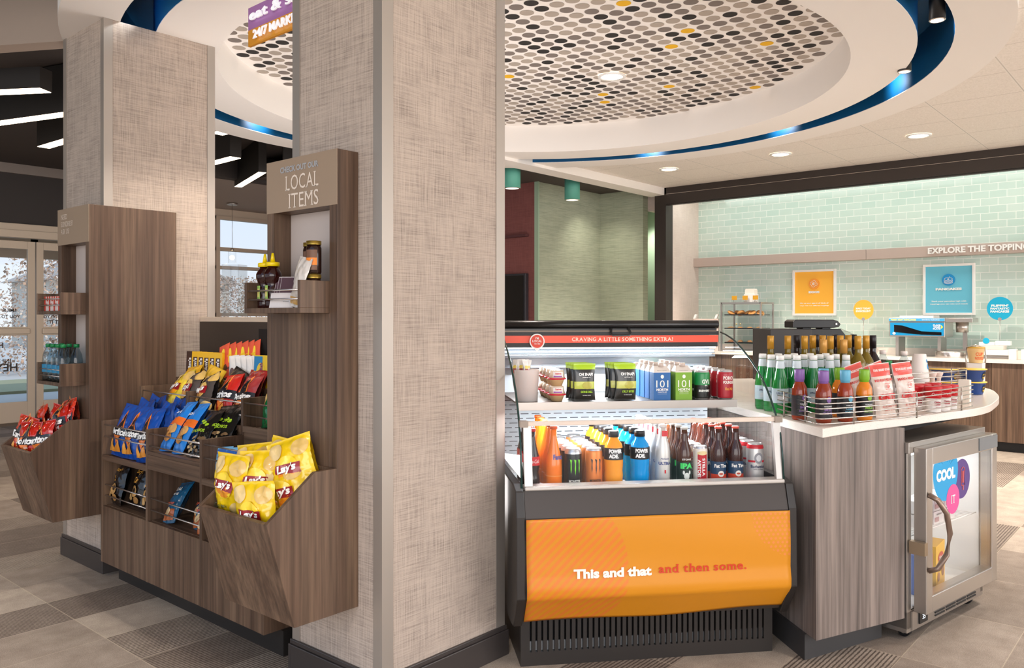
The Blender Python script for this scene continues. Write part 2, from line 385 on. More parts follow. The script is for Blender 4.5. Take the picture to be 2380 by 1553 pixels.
# dotted ceiling field
DOTS = [mat('dot_black', (38, 34, 32), .8), mat('dot_grey', (122, 112, 106), .8), mat('dot_light', (172, 160, 148), .8), mat('dot_yellow', (232, 178, 20), .8)]
mb = MB(); mb.add([(CX + 2.05 * cos(2 * pi * i / 96), CY + 2.05 * sin(2 * pi * i / 96), 3.137) for i in range(96)], [tuple(range(96))[::-1]])
mb.build('ceiling_field', CEILP, rc)
mb = MB(); A_ = radians(4.2); e1 = (cos(A_), sin(A_)); e2 = (-sin(A_), cos(A_)); sp0 = .1063; YEL = [(3.955, 2.56), (4.601, 2.503), (4.794, 2.732), (5.154, 2.227), (4.606, 4.006), (5.624, 3.228), (6.079, 2.728), (5.68, 3.873)]
rd = random.Random(5)
for i in range(-45, 46):
    for j in range(-45, 46):
        x = 4.339 + sp0 * (i * e1[0] + j * e2[0]); y = 3.235 + sp0 * (i * e1[1] + j * e2[1]); q = rd.random()
        if math.hypot(x - CX, y - CY) > 2.0 or math.hypot(x - 5.096, y - 3.407) < .06: continue
        c = 0 if q < .23 else (1 if q < .58 else 2)
        if any(math.hypot(x - a, y - b) < .053 for a, b in YEL) or q > .995: c = 3
        mb.add([(x + .0435 * cos(2 * pi * k / 20), y + .0435 * sin(2 * pi * k / 20), 3.1355) for k in range(20)], [tuple(range(20))[::-1]], c)
mb.build('dot_pattern', DOTS, rc)

# ---- tile ceiling over the breakfast side, 2 ft grid
def gridmat():
    m = mat('tile_grid_ceiling', (226, 216, 206), .9); v = coords(m); s = nd(m, 'SeparateXYZ'); lk(m, v, s.inputs[0])
    a = mathn(m, 'FRACT', mathn(m, 'DIVIDE', mathn(m, 'SUBTRACT', s.outputs[0], 8.64), .612)); b = mathn(m, 'FRACT', mathn(m, 'DIVIDE', mathn(m, 'SUBTRACT', s.outputs[1], 1.64), .614))
    d1 = mathn(m, 'ABSOLUTE', mathn(m, 'SUBTRACT', a, .5)); d2 = mathn(m, 'ABSOLUTE', mathn(m, 'SUBTRACT', b, .5))
    lnx = mathn(m, 'GREATER_THAN', d1, .492); lny = mathn(m, 'GREATER_THAN', d2, .482); lnd = mathn(m, 'GREATER_THAN', d2, .494)
    sp = noise_n(m, v, 90, 3, .7); r = ramp(m, [(.35, (228, 220, 210)), (.6, (242, 234, 226))]); lk(m, sp, r.inputs[0])
    c = mixc(m, mathn(m, 'MULTIPLY', lnx, .35), r.outputs[0], (150, 136, 124)); c = mixc(m, lny, c, (238, 232, 224)); c = mixc(m, mathn(m, 'MULTIPLY', lnd, .45), c, (150, 138, 128))
    lk(m, c, bsdf(m).inputs['Base Color']); return m
mb = MB(); n = 96
inner = [(CX + 2.85 * cos(2 * pi * i / n), CY + 2.85 * sin(2 * pi * i / n)) for i in range(n)]
def radial_plate(mb, z, x0, y0, x1, y1, r):
    # rectangular plate with a round hole about the ring centre, built of radial quads
    n = 144; v = []
    for i in range(n):
        a = 2 * pi * i / n + .0001; dx, dy = cos(a), sin(a)
        t = min(((x1 - CX) / dx if dx > 0 else (x0 - CX) / dx), ((y1 - CY) / dy if dy > 0 else (y0 - CY) / dy))
        v += [(CX + r * dx, CY + r * dy, z), (CX + t * dx, CY + t * dy, z)]
    return v, n
CGRID = gridmat()
# keep only the part on the breakfast side (y < 5.2, x > ring): clip by building cells
mb = MB(); step = .1; ys = []
x = 4.352
def hole(xa): 
    d = 2.85 ** 2 - (xa - CX) ** 2
    return None if d <= 0 else (CY - math.sqrt(d), CY + math.sqrt(d))
xs = [-.5 + .05 * i for i in range(int(9.45 / .05) + 1)] + [8.952]
for a, b in zip(xs[:-1], xs[1:]):
    ha, hb = hole(a), hole(b)
    ytop = 5.2
    if ha is None and hb is None:
        y1_ = 5.2 if a > 5 else 2.4
        mb.add([(a, -5, 2.95), (b, -5, 2.95), (b, y1_, 2.95), (a, y1_, 2.95)], [(3, 2, 1, 0)])
    else:
        la = ha[0] if ha else CY; lb = hb[0] if hb else CY
        mb.add([(a, -5, 2.95), (b, -5, 2.95), (b, lb, 2.95), (a, la, 2.95)], [(3, 2, 1, 0)])
        if a > 5:
            ua = ha[1] if ha else CY; ub = hb[1] if hb else CY
            if min(ua, ub) < 5.2: mb.add([(a, min(ua, 5.2), 2.95), (b, min(ub, 5.2), 2.95), (b, 5.2, 2.95), (a, 5.2, 2.95)], [(3, 2, 1, 0)])
struct(mb.build('ceiling', CGRID))
struct(B(5.6, 5.2, 2.86, 9.0, 5.42, 3.0).build('trim_1', CEILP))
# dark ceiling over the tv lounge and lobby
struct(B(5.4, 5.42, 3.0, 12, 11.5, 3.05).build('ceiling', DARKC))
struct(B(-4, 7.6, 3.27, 12, 14, 3.32).build('ceiling', DARKC))
struct(B(-4, 2.4, 3.28, 12, 7.6, 3.33).build('ceiling', DARKC))
# ---- breakfast niche: header, post, side wall, tile wall, topping rail
mb = MB(); mb.box(8.95, -3, 2.872, 9.06, 5.2, 2.96); mb.box(8.935, -3, 2.742, 9.05, 5.172, 2.866); mb.box(8.945, -3, 2.728, 9.0, 5.172, 2.738)
struct(mb.build('trim_2', BRONZE))
struct(B(8.95, -3, 2.868, 8.955, 5.17, 2.873).build('trim_3', CHROME))
struct(B(8.95, 5.178, 0, 9.12, 5.338, 2.95).build('trim_4', BRONZE))
SIDEW = fabric_mat('niche_side_panel', (196, 178, 168), (216, 200, 190), .8, .7)
struct(B(9.12, 5.178, 0, 9.9, 5.3, 3.1).build('wall_niche_side', SIDEW))
struct(B(9.0, -3, 3.0, 9.9, 5.2, 3.05).build('ceiling', CEILP))
tm = mat('glass_subway_tile', (196, 218, 204), .15, coat=.4)
bt = nd(tm, 'TexBrick'); v = coords(tm, rot=(0, 0, 0)); s = nd(tm, 'SeparateXYZ'); lk(tm, v, s.inputs[0]); cb = nd(tm, 'CombineXYZ')
lk(tm, s.outputs[1], cb.inputs[0]); lk(tm, s.outputs[2], cb.inputs[1]); lk(tm, cb.outputs[0], bt.inputs['Vector'])
bt.inputs['Scale'].default_value = 1; bt.inputs['Brick Width'].default_value = .163; bt.inputs['Row Height'].default_value = .0785; bt.inputs['Mortar Size'].default_value = .0034
bt.inputs['Color1'].default_value = lin((190, 212, 201)) + (1,); bt.inputs['Color2'].default_value = lin((202, 218, 208)) + (1,); bt.inputs['Mortar'].default_value = lin((236, 242, 234)) + (1,)
bt.inputs['Bias'].default_value = 0; lk(tm, bt.outputs['Color'], bsdf(tm).inputs['Base Color'])
inv = mathn(tm, 'SUBTRACT', 1.0, bt.outputs['Fac']); bump(tm, inv, .6, .002)
struct(B(9.8, -3, 0, 9.9, 5.178, 3.0).build('wall_right', tm))
rail = thing('sign_rail', 'long taupe wall rail with raised white letters above the posters', 'sign rail')
mb = MB(); mb.box(9.66, 3.0, 1.993, 9.8, 5.178, 2.104); mb.box(9.66, -3, 1.993, 9.8, 2.996, 2.104); mb.build('rail_board', mat('taupe_laminate', (186, 168, 158), .5), rail)
letters3d('lettering', 'EXPLORE THE TOPPINGS', .066, .016, WHITE, lambda x, y, z: (9.66 - z, 1.855 - x, 2.052 + y), rail, bold=.035, w=.99)
# led wash behind the header: a lit strip in the niche ceiling
led = thing('light_strip', 'hidden cool white strip light washing the green tiles', 'strip light')
B(9.1, -2.5, 2.955, 9.16, 5.1, 2.975).build('lens', mat('niche_led', (225, 245, 240), .5, emit=3), led)
lamp('niche_wash', 'AREA', (9.2, 1.3, 2.93), 20, (.95, 1, .97), .25, (0, radians(-22), 0), sy=7.6)
# back side of the lounge: green walls, purple wall
struct(B(7.79, 6.29, 0, 9.13, 6.42, 3.0).build('wall_green_left', GREENW))
struct(B(9.13, 5.62, 0, 9.25, 6.29, 3.0).build('wall_green_right', GREENW))
struct(B(9.25, 5.3, 2.72, 9.75, 5.62, 3.0).build('trim_5', SIDEW))
GREENP = mat('sage_green_paint', (168, 192, 166), .6)
lamp('passage_fill', 'SPOT', (9.45, 5.75, 2.68), 40, (1, .95, .85), .05, (0, 0, 0), 130, 1)  # added fill spot without a fixture, brightens the green end wall
lamp('lounge_light', 'SPOT', (8.5, 5.9, 2.9), 22, (1, .92, .78), .05, (0, radians(-15), radians(20)), 110, 1)
lamp('plum_light', 'SPOT', (7.2, 7.0, 2.9), 60, (1, .85, .7), .05, (0, radians(20), 0), 100, 1)
struct(B(9.7, 5.3, 0, 9.78, 6.3, 3.0).build('wall_green_end', GREENP))
struct(B(7.765, 6.27, 0, 7.79, 6.33, 3.0).build('trim_6', GREENP))
PURP = fabric_mat('plum_wallcovering', (112, 66, 66), (140, 88, 84), .8)
struct(B(7.765, 6.33, 0, 7.9, 11.48, 3.0).build('wall_plum', PURP))
tv = thing('television', 'dark wall-mounted television on the plum wall', 'television')
B(7.70, 6.42, .92, 7.763, 7.9, 1.875).build('bezel', mat('tv_bezel', (48, 46, 52), .4), tv, bevel=.004); B(7.694, 6.45, .95, 7.70, 7.87, 1.85).build('screen', BLACKG, tv)
lg = B(7.70, 6.42, 2.33, 7.763, 7.9, 2.36).build('picture_ledge', mat('plum_ledge', (92, 52, 54), .6)); tag(lg, 'thin plum ledge on the plum wall above the television', 'ledge')
def can_pendant(x, y, z0, z1, r, body, label, name, cat, group, lens):
    o = thing(name, label, cat, (x, y, z0), group=group)
    MB().lathe([(r, 0), (r, z1 - z0)], 32).build('housing', body, o)
    MB().lathe([(r * .82, -.003), (r * .9, -.004), (r, 0)], 32, cap=False).build('trim_ring', CHROME, o)
    MB().lathe([(r * .85, .0), (r * .8, -.002)], 24).build('lens', lens, o)
    return o
TEAL = mat('teal_paint', (92, 168, 150), .5)
can_pendant(7.695, 5.70, 2.709, 3.0, .09, TEAL, 'teal cylinder ceiling light in front of the green wall', 'cylinder_light', 'ceiling light', 'teal cylinder lights', mat('soft_lens', (240, 230, 215), .4, emit=1.2))
can_pendant(6.58, 5.67, 2.709, 3.0, .09, TEAL, 'teal cylinder ceiling light partly hidden by the near column', 'cylinder_light', 'ceiling light', 'teal cylinder lights', MATS['soft_lens'])
for i, (x, y, lab) in enumerate([(4.66, 1.09, 'black cylinder light in the blue groove at the top edge of the photo'), (5.5, 1.475, 'black cylinder light in the blue groove, the smaller farther one')]):
    can_pendant(x, y, 2.88, 3.2, .04, BLACK, lab, 'cylinder_light', 'ceiling light', 'black cylinder lights in the groove', mat('spot_lens', (255, 235, 210), .4, emit=6))
def downlight(x, y, z, label, e=20, blend=.8):
    o = thing('downlight', label, 'ceiling light', (x, y, z), group='recessed round downlights')
    MB().lathe([(.105, 0), (.105, -.006), (.08, -.008)], 32, cap=False).build('trim_ring', WHITE, o)
    MB().lathe([(.001, -.003), (.082, -.003)], 32, cap=False).build('lens', WARM, o)
    lamp('downlight_beam', 'SPOT', (x, y, z - .02), e, (1, .9, .8), .045, (0, 0, 0), 120, blend)
downlight(5.096, 3.407, 3.133, 'round downlight in the dotted ceiling', 170)
downlight(2.3, 3.3, 2.886, 'round downlight in the white ring above the snack shelves', 95, .35)
for y, l in ((4.499, 'small round downlight in the tile ceiling, farthest left of three'), (3.248, 'middle one of three round downlights in the tile ceiling'), (1.986, 'large-looking round downlight at right in the tile ceiling')):
    downlight(7.84, y, 2.948, l, 220, .6)
# ================================================================ FURNITURE
FW = Vector((cos(TH), sin(TH), 0)); RT = Vector((sin(TH), -cos(TH), 0))
def at(px, d, z=0.0):
    # plan point seen in image column px at forward distance d
    p = FW * d + RT * (d * (px - 1190) / 1891.0); return (p.x, p.y, z)
def ccw(p):
    a = sum(p[i][0] * p[(i + 1) % len(p)][1] - p[(i + 1) % len(p)][0] * p[i][1] for i in range(len(p)))
    return p if a > 0 else p[::-1]

def wall_cabinet(label, xf, y0, y1, xb, trays, texts, tc_):
    # tall shallow cabinet facing -x: niche with trays, hopper bin at the bottom
    o = thing('display_cabinet', label, 'cabinet', group='tall walnut display cabinets on the columns')
    n0, n1 = y0 + .044, y1 - .041; zt, zb, nz, nb = 1.904, .325, 1.714, trays[-1][0] + .0
    mb = MB(); d = .075
    mb.box(xf, y0, zb, xb, n0, zt); mb.box(xf, n1, zb, xb, y1, zt); mb.box(xf, n0, nz, xb, n1, zt); mb.box(xf, n0, zb, xb, n1, nb)
    mb.box(xf + d, n0, nb, xf + d + .012, n1, nz, 1)
    if xb - xf > .2: mb.box(xf + .1, n0, zb, xb, n1, nz)
    mb.build('cabinet_body', [WOOD, mat('niche_back_panel', (196, 182, 174), .6)], o, bevel=.0015)
    # sign board face on top
    mb = MB(); mb.box(xf - .002, y0, nz + .0, xf, y1, zt); mb.build('sign_board', mat('tan_sign_board', (158, 136, 114), .45), o)
    for (t, h, zz, yc, sx, mt, bd) in texts:
        b = MB(); (slab_text if bd == 0 else put_text)(b, t, h, lambda x, y: (xf - .0035, yc - x, zz + y), w=sx, bold=bd); b.build('lettering', mt, o)
    for z0, z1 in trays:
        b = MB(); xo = xf - .119; th_ = .014
        b.box(xo, n0, z0, xf + d, n1, z0 + .018); b.box(xo, n0, z0 + .018, xf + d, n0 + th_, z1); b.box(xo, n1 - th_, z0 + .018, xf + d, n1, z1)
        tr = b.build('tray', WOOD, o, bevel=.001)
        for q in (.32, .66): MB().tube([(xo + .008, n0 + th_, z0 + .018 + (z1 - z0 - .018) * q), (xo + .008, n1 - th_, z0 + .018 + (z1 - z0 - .018) * q)], .0032).build('guard_rod', CHROME, tr)
    # hopper bin, profile in x-z
    pf = [(xf, .325), (xf, .818), (xf - .09, .818), (xf - .273, .676), (xf - .17, .325)]
    b = MB(); t = .016
    for a_, c_ in ((y0, y0 + t), (y1 - t, y1)): b.prism(pf, a_, c_, 'y')
    def slab(p, q, th):
        dx, dz = q[0] - p[0], q[1] - p[1]; l = math.hypot(dx, dz); nx, nz_ = dz / l * th, -dx / l * th
        b.prism([p, q, (q[0] + nx, q[1] + nz_), (p[0] + nx, p[1] + nz_)][::-1], y0 + t, y1 - t, 'y')
    slab((xf - .17, .325), (xf - .273, .676), .016); slab((xf, .325), (xf - .17, .325), .014)
    b.box(xf - .012, y0 + t, .33, xf - .0005, y1 - t, .818)
    b.build('hopper_bin', WOOD, o, bevel=.001)
    return o
TXL = mat('pale_lettering', (232, 216, 200), .5); TXG = mat('grey_blue_lettering', (168, 168, 170), .5)
wall_cabinet('tall walnut local items display cabinet on the near column with yellow chips bin', 1.703, 2.25, 2.674, 1.793, [(1.345, 1.455)],
             [('CHECK OUT OUR', .022, 1.866, 2.468, .232, TXG, .04), ('LOCAL', .052, 1.815, 2.450, .196, TXL, 0), ('ITEMS', .052, 1.750, 2.440, .176, TXL, 0)], 0)
wall_cabinet('tall walnut sundries display cabinet on the left column with red chips bin', 1.718, 4.301, 4.70, 2.175, [(1.345, 1.455), (.985, 1.097)],
             [('NEED', .026, 1.862, 4.61, .078, TXL, 0), ('SUNDRIES?', .026, 1.823, 4.572, .155, TXL, 0), ('ASK US!', .026, 1.784, 4.596, .108, TXL, 0)], 0)

# ---- stepped snack gondola between the columns
g = thing('snack_gondola', 'long stepped walnut snack shelf unit with steel rods between the two columns', 'shelf unit')
pf = [(1.755, .1), (2.34, .1), (2.34, 1.01), (2.145, 1.01), (2.145, .972), (1.95, .972), (1.95, .81), (1.755, .81)]
DV = [(2.78, 2.798), (3.252, 3.27), (3.747, 3.765), (4.233, 4.251)]
for a_, b_ in DV: MB().prism(pf, a_, b_, 'y').build('divider', WOOD, g, bevel=.001)
mb = MB(); mb.box(1.757, 2.782, .1, 1.775, 4.249, .384); mb.box(2.32, 2.782, .1, 2.338, 4.249, 1.0); mb.build('carcass', WOOD, g)
bays = [(2.798, 3.252), (3.27, 3.747), (3.765, 4.233)]
FL = [.627, .70, .62]
for (a_, b_), fz in zip(bays, FL):
    MB().box(1.775, a_, .37, 2.32, b_, .386).build('cubby_floor', WOODH, g)
    mb = MB(); mb.box(1.757, a_, fz - .006, 1.955, b_, fz + .010)
    if fz > .65: mb.box(1.757, a_, .626, 1.772, b_, fz - .007); mb.box(1.772, a_, .626, 1.955, b_, .632)
    else: mb.box(1.755, a_, fz - .006, 1.768, b_, fz + .020)
    mb.build('lower_shelf', WOODH, g); mb = MB()
    mb.box(1.955, a_, fz, 1.967, b_, .83); mb.box(1.95, a_, .822, 2.15, b_, .836); mb.box(1.948, a_, .822, 1.96, b_, .85); mb.build('middle_shelf', WOODH, g)
    mb = MB(); mb.box(2.15, a_, .836, 2.162, b_, .99); mb.box(2.145, a_, .978, 2.32, b_, .992); mb.build('top_shelf', WOODH, g)
    for x, z in ((1.766, .79), (1.766, .732), (1.77, .488), (1.77, .434), (1.961, .95), (1.961, .894)):
        MB().tube([(x, a_, z), (x, b_, z)], .0036).build('guard_rod', CHROME, g)
MB().box(1.83, 2.76, 0, 2.3, 4.22, .1).build('plinth', mat('black_plinth', (36, 32, 30), .5), g)
# ---- reception desk behind
dk = thing('reception_desk', 'dark desk back with pale stone transaction top behind the snack unit', 'desk')
B(2.345, 2.64, 0, 2.42, 4.365, 1.306).build('desk_panel', mat('desk_dark_panel', (66, 54, 46), .5), dk)
B(2.345, 2.64, 1.306, 2.78, 4.365, 1.332).build('stone_top', mat('cream_stone', (226, 206, 184), .35), dk, bevel=.002)
sg = thing('charger_sign', 'small black charger sign on the dark desk panel above candy', 'sign')
B(2.338, 3.2, 1.04, 2.345, 3.75, 1.27).build('sign_panel', mat('black_sign_panel', (20, 17, 16), .4), sg)
mb = MB()
for i, t in enumerate(('NEED A', 'CHARGER?', 'BLOCK?')): put_text(mb, t, .022, lambda x, y: (2.3365, 3.46 - x, 1.235 - i * .034 + y), bold=.02)
mb.build('lettering', mat('dim_grey_text', (120, 122, 122), .6), sg)
ac = thing('acrylic_holder', 'clear acrylic box standing on the desk top by the left column', 'holder', (2.505, 4.268, 1.3325), (0, 0, .55))
mb = MB(); a1, b1, c1 = .052, .052, .30
mb.box(-a1, -b1, 0, a1, b1, .006); mb.box(-a1, -b1, .006, -a1 + .005, b1, c1); mb.box(a1 - .005, -b1, .006, a1, b1, c1); mb.box(-a1, -b1, .006, a1, -b1 + .005, c1); mb.box(-a1, b1 - .005, .006, a1, b1, c1)
mb.build('acrylic_box', glass_mat('acrylic', (250, 250, 250), .97, .06, 2.2), ac)

# ---- eat & shop hanging sign
es = thing('hanging_sign', 'purple and orange hanging market sign seen above the local items cabinet', 'sign')
p0 = Vector(at(577, 3.6)); q_ = Vector(at(683, 3.365)); uu = (q_ - p0).normalized(); Ls = .62; nn = Vector((uu.y, -uu.x, 0))
def SG(x, z, o=0.0): q = p0 + uu * x + nn * o; return (q.x, q.y, z)
zb_, zm_, zt_ = 2.527, 2.598, 2.697
MB().add([SG(0, zm_, -.012), SG(Ls, zm_, -.012), SG(Ls, zt_, -.012), SG(0, zt_, -.012), SG(0, zm_, 0), SG(Ls, zm_, 0), SG(Ls, zt_, 0), SG(0, zt_, 0)], [(4, 5, 6, 7), (3, 2, 1, 0), (0, 1, 5, 4), (7, 6, 2, 3), (1, 2, 6, 5), (0, 4, 7, 3)]).build('purple_panel', mat('orchid_acrylic', (168, 112, 172), .25), es)
MB().add([SG(0, zb_, -.012), SG(Ls, zb_, -.012), SG(Ls, zm_, -.012), SG(0, zm_, -.012), SG(0, zb_, 0), SG(Ls, zb_, 0), SG(Ls, zm_, 0), SG(0, zm_, 0)], [(4, 5, 6, 7), (3, 2, 1, 0), (0, 1, 5, 4), (7, 6, 2, 3), (1, 2, 6, 5), (0, 4, 7, 3)]).build('orange_panel', mat('amber_acrylic', (222, 150, 44), .25), es)
LW = mat('lit_white_letters', (250, 248, 250), .4, emit=.3)
letters3d('lettering', 'eat & shop', .058, .006, LW, lambda x, y, z: SG(.285 + x, zm_ + .045 + y, .012 + z), es, bold=.02, w=.50)
letters3d('lettering', '24/7 MARKET', .038, .006, LW, lambda x, y, z: SG(.245 + x, zb_ + .036 + y, .012 + z), es, bold=.015, w=.36)

# ---- lobby: entrance wall, doors, window, linear lights
WALLE = mat('beige_wall', (206, 188, 168), .8); ALU = mat('champagne_aluminium', (206, 188, 168), .45, .2)
mb = MB(); Y0 = 11.5
mb.box(-4, Y0, 0, 2.9, Y0 + .15, 3.3); mb.box(4.75, Y0, 0, 6.4, Y0 + .15, 3.3); mb.box(8.6, Y0, 0, 12, Y0 + .15, 3.3)
mb.box(6.4, Y0, 2.88, 8.6, Y0 + .15, 3.3); mb.box(6.4, Y0, 0, 8.6, Y0 + .15, .75)
struct(mb.build('wall_entrance', WALLE))
struct(B(2.9, Y0 - .02, 2.515, 4.75, Y0 + .15, 3.3).build('wall_above_doors', CHAR))
mb = MB(); mb.box(-4, Y0 - .06, 3.15, 4.8, Y0, 3.27); struct(mb.build('trim_7', mat('crown_trim', (150, 138, 130), .6)))
mb = MB(); mb.box(2.9, Y0 - .12, 2.335, 4.75, Y0, 2.43); mb.box(2.9, Y0 - .08, 2.43, 4.75, Y0, 2.515); struct(mb.build('trim_8', ALU, bevel=.004))
def door(i, x0, x1):
    dr = B(x0, Y0 - .03, .0, x0 + .085, Y0 + .02, 2.3); k = .085
    dr.box(x1 - k, Y0 - .03, 0, x1, Y0 + .02, 2.3); dr.box(x0 + k, Y0 - .03, 2.2, x1 - k, Y0 + .02, 2.3); dr.box(x0 + k, Y0 - .03, 1.1, x1 - k, Y0 + .02, 1.21); dr.box(x0 + k, Y0 - .03, 0, x1 - k, Y0 + .02, .26)
    o = struct(dr.build('door_%d' % i, ALU, bevel=.003))
    B(x0 + k, Y0 - .008, .26, x1 - k, Y0 - .002, 2.2).build('door_pane', GLASS, o)
    B(x0 + k - .02, Y0 - .055, 1.12, x1 - k + .02, Y0 - .03, 1.19).build('push_bar', ALU, o, bevel=.006)
    b = MB(); rd = random.Random(i); ink = mat('window_lettering', (70, 62, 58), .7)
    for (t, h, z) in [('BYE!', .07, 1.56), ('SMILE.', .045, 1.42), ('YOU TO YOU', .04, 1.34), ('LET IT!', .05, 1.27), ('HELLO', .07, .98), ('YA!', .05, .88), ('IN! THE', .06, .78), ('HEY', .1, .70), ('FUN. NOW', .03, .6), ('YOU.', .035, .52)]:
        x = x0 + .2 + rd.random() * (x1 - x0 - .4)
        put_text(b, t, h, lambda a, y: (x - a, Y0 - .012, z + y), bold=.02)
    b.build('window_lettering', ink, o)
door(1, 2.93, 3.92); door(2, 3.935, 4.72)
# outer vestibule frame and planting beyond
mb = MB()
for x in (2.2, 3.35, 4.45, 5.5): mb.box(x, 13.2, 0, x + .1, 13.3, 2.6)
mb.box(2.2, 13.2, 2.2, 5.6, 13.3, 2.7); struct(mb.build('trim_9', ALU))
wn_ = MB(); wx0, wx1 = 6.42, 8.58
for a_, c_ in ((.75, .82), (1.35, 1.40), (2.07, 2.12), (2.35, 2.405), (2.83, 2.88)): wn_.box(wx0, Y0 - .04, a_, wx1, Y0 + .06, c_)
for x in (wx0, 7.5, wx1 - .06): wn_.box(x, Y0 - .05, .75, x + .06, Y0 + .06, 2.88)
wo = struct(wn_.build('window_1', ALU)); B(wx0, Y0 + .0, .8, wx1, Y0 + .006, 2.85).build('window_pane', GLASS, wo)
struct(B(4.75, 8.9, 2.99, 9, 11.5, 3.04).build('ceiling', mat('soffit_paint', (176, 166, 158), .8)))
struct(B(4.0, 8.75, 2.97, 7.9, 8.9, 3.3).build('trim_10', CHAR))
_q = [at(-500, 5.28)[:2], at(172, 4.90)[:2], at(172, 5.04)[:2], at(-500, 5.46)[:2]]
struct(MB().prism(ccw(_q), 3.0, 3.28).build('trim_11', mat('bulkhead_beige', (170, 152, 138), .8)))
struct(B(-3, 4.35, 3.18, 2.0, 4.5, 3.28).build('trim_12', CHAR))
def linear(p, q, w, zb, h, label):
    o = thing('linear_pendant', label, 'ceiling light', group='black linear ceiling lights')
    P, Q = Vector((p[0], p[1], 0)), Vector((q[0], q[1], 0)); d = (Q - P).normalized(); n_ = Vector((-d.y, d.x, 0)) * (w / 2)
    def pr(a, b, z0, z1, k=1.0):
        v = [P + a * d - n_ * k, Q - a * d - n_ * k, Q - a * d + n_ * k, P + a * d + n_ * k]
        return MB().prism(ccw([(x.x, x.y) for x in v]), z0, z1)
    pr(0, 0, zb + .004, zb + h).build('housing', mat('black_housing', (40, 35, 32), .6), o); pr(.006, 0, zb, zb + .004, .94).build('lens', WARM2, o)
linear((1.3, 7.45), (2.16, 6.12), .12, 2.9, .15, 'black linear ceiling light at the left edge, nearest')
linear((1.9, 8.6), (2.62, 6.4), .11, 2.9, .37, 'long black linear ceiling light passing behind the left column')
linear((2.87, 8.2), (2.95, 6.6), .11, 2.9, .37, 'black linear ceiling light, only its tip showing left of the column')
linear((4.31, 8.6), (4.28, 7.27), .12, 2.9, .37, 'black linear ceiling light just right of the left column')
linear((5.27, 8.9), (4.91, 7.8), .085, 2.9, .37, 'slanting black linear ceiling light beside the local items cabinet')
linear((4.9, 7.4), (5.6, 7.0), .12, 2.9, .37, 'black linear ceiling light half hidden by the local items cabinet')
linear((3.7, 6.6), (3.72, 6.2), .12, 2.93, .2, 'black linear ceiling light just under the white ring')
lamp('lobby_fill', 'SPOT', (3.2, 8.0, 3.1), 60, (1, .86, .72), .3, (0, 0, 0), 150, 1)
pn = thing('pendant_light', 'small glass cylinder pendant in front of the window', 'pendant light', (6.3, 10.8, 0))
MB().lathe([(.075, 2.965), (.075, 2.99)], 24).build('canopy', STEEL, pn); MB().tube([(0, 0, 2.965), (0, 0, 2.33)], .003).build('cord', STEEL, pn)
MB().lathe([(.055, 2.12), (.055, 2.30)], 24, cap=False).build('glass_shade', GLASS, pn); MB().lathe([(.02, 2.30), (.03, 2.33)], 16).build('socket', STEEL, pn); MB().sphere((0, 0, 2.2), .035).build('bulb', mat('warm_bulb', (255, 225, 180), .5, emit=12), pn)
pn2 = dup(pn, (7.15, 10.55, 0), label='second glass cylinder pendant beside the honey bottle cap')
# outside: pavement, lawn, shrubs, house
struct(B(-30, 11.65, -.12, 40, 60, -.02).build('ground', mat('pavement', (190, 186, 180), .9)))
lawn = B(-30, 16, -.02, 40, 19, .03).build('lawn', mat('winter_lawn', (150, 150, 118), .95)); tag(lawn, 'strip of pale grass outside the entrance doors', 'lawn', kind='stuff')
def shrub(x, y, w, h, label, c=(206, 168, 140)):
    b = MB(); rd = random.Random(int(x * 10 + y)); m_ = [mat('dry_leaf', c, .9), mat('pale_leaf', (230, 212, 194), .9), mat('twig', (150, 124, 106), .9)]
    for i in range(8000):
        a = rd.random() * 6.28; r = (rd.random() ** .5); z = rd.random()
        q = Vector((x + w * r * cos(a) * (1 - .3 * z), y + .6 * w * r * sin(a), h * z)); s_ = .025 + .045 * rd.random()
        u = Vector((rd.uniform(-1, 1), rd.uniform(-1, 1), rd.uniform(-1, 1))).normalized() * s_; v = Vector((rd.uniform(-1, 1), rd.uniform(-1, 1), rd.uniform(-1, 1))).normalized() * s_
        b.add([q, q + u, q + u + v, q + v], [(0, 1, 2, 3)], rd.choice((0, 0, 1, 2)))
    return tag(b.build('shrub', m_), label, 'shrub')
shrub(3.0, 22, 2.2, 3.0, 'brown dry hedge outside, behind the left door'); shrub(8.4, 21.5, 2.2, 3.2, 'brown dry hedge outside, behind the right door strip')
shrub(14.0, 24, 2.6, 2.6, 'bare shrub outside the window, left'); shrub(19.6, 27.5, 2.8, 3.0, 'bare twiggy tree outside the window, right', (214, 196, 176))
hs = thing('house', 'distant pale gabled house outside the window', 'house')
B(14, 38, 0, 22, 44, 3.0).build('house_wall', mat('pale_siding', (200, 192, 180), .8), hs)
MB().prism([(13.6, 3.0), (22.4, 3.0), (18, 4.9)], 37.6, 44.4, 'y').build('roof', mat('grey_roof', (168, 156, 146), .9), hs)
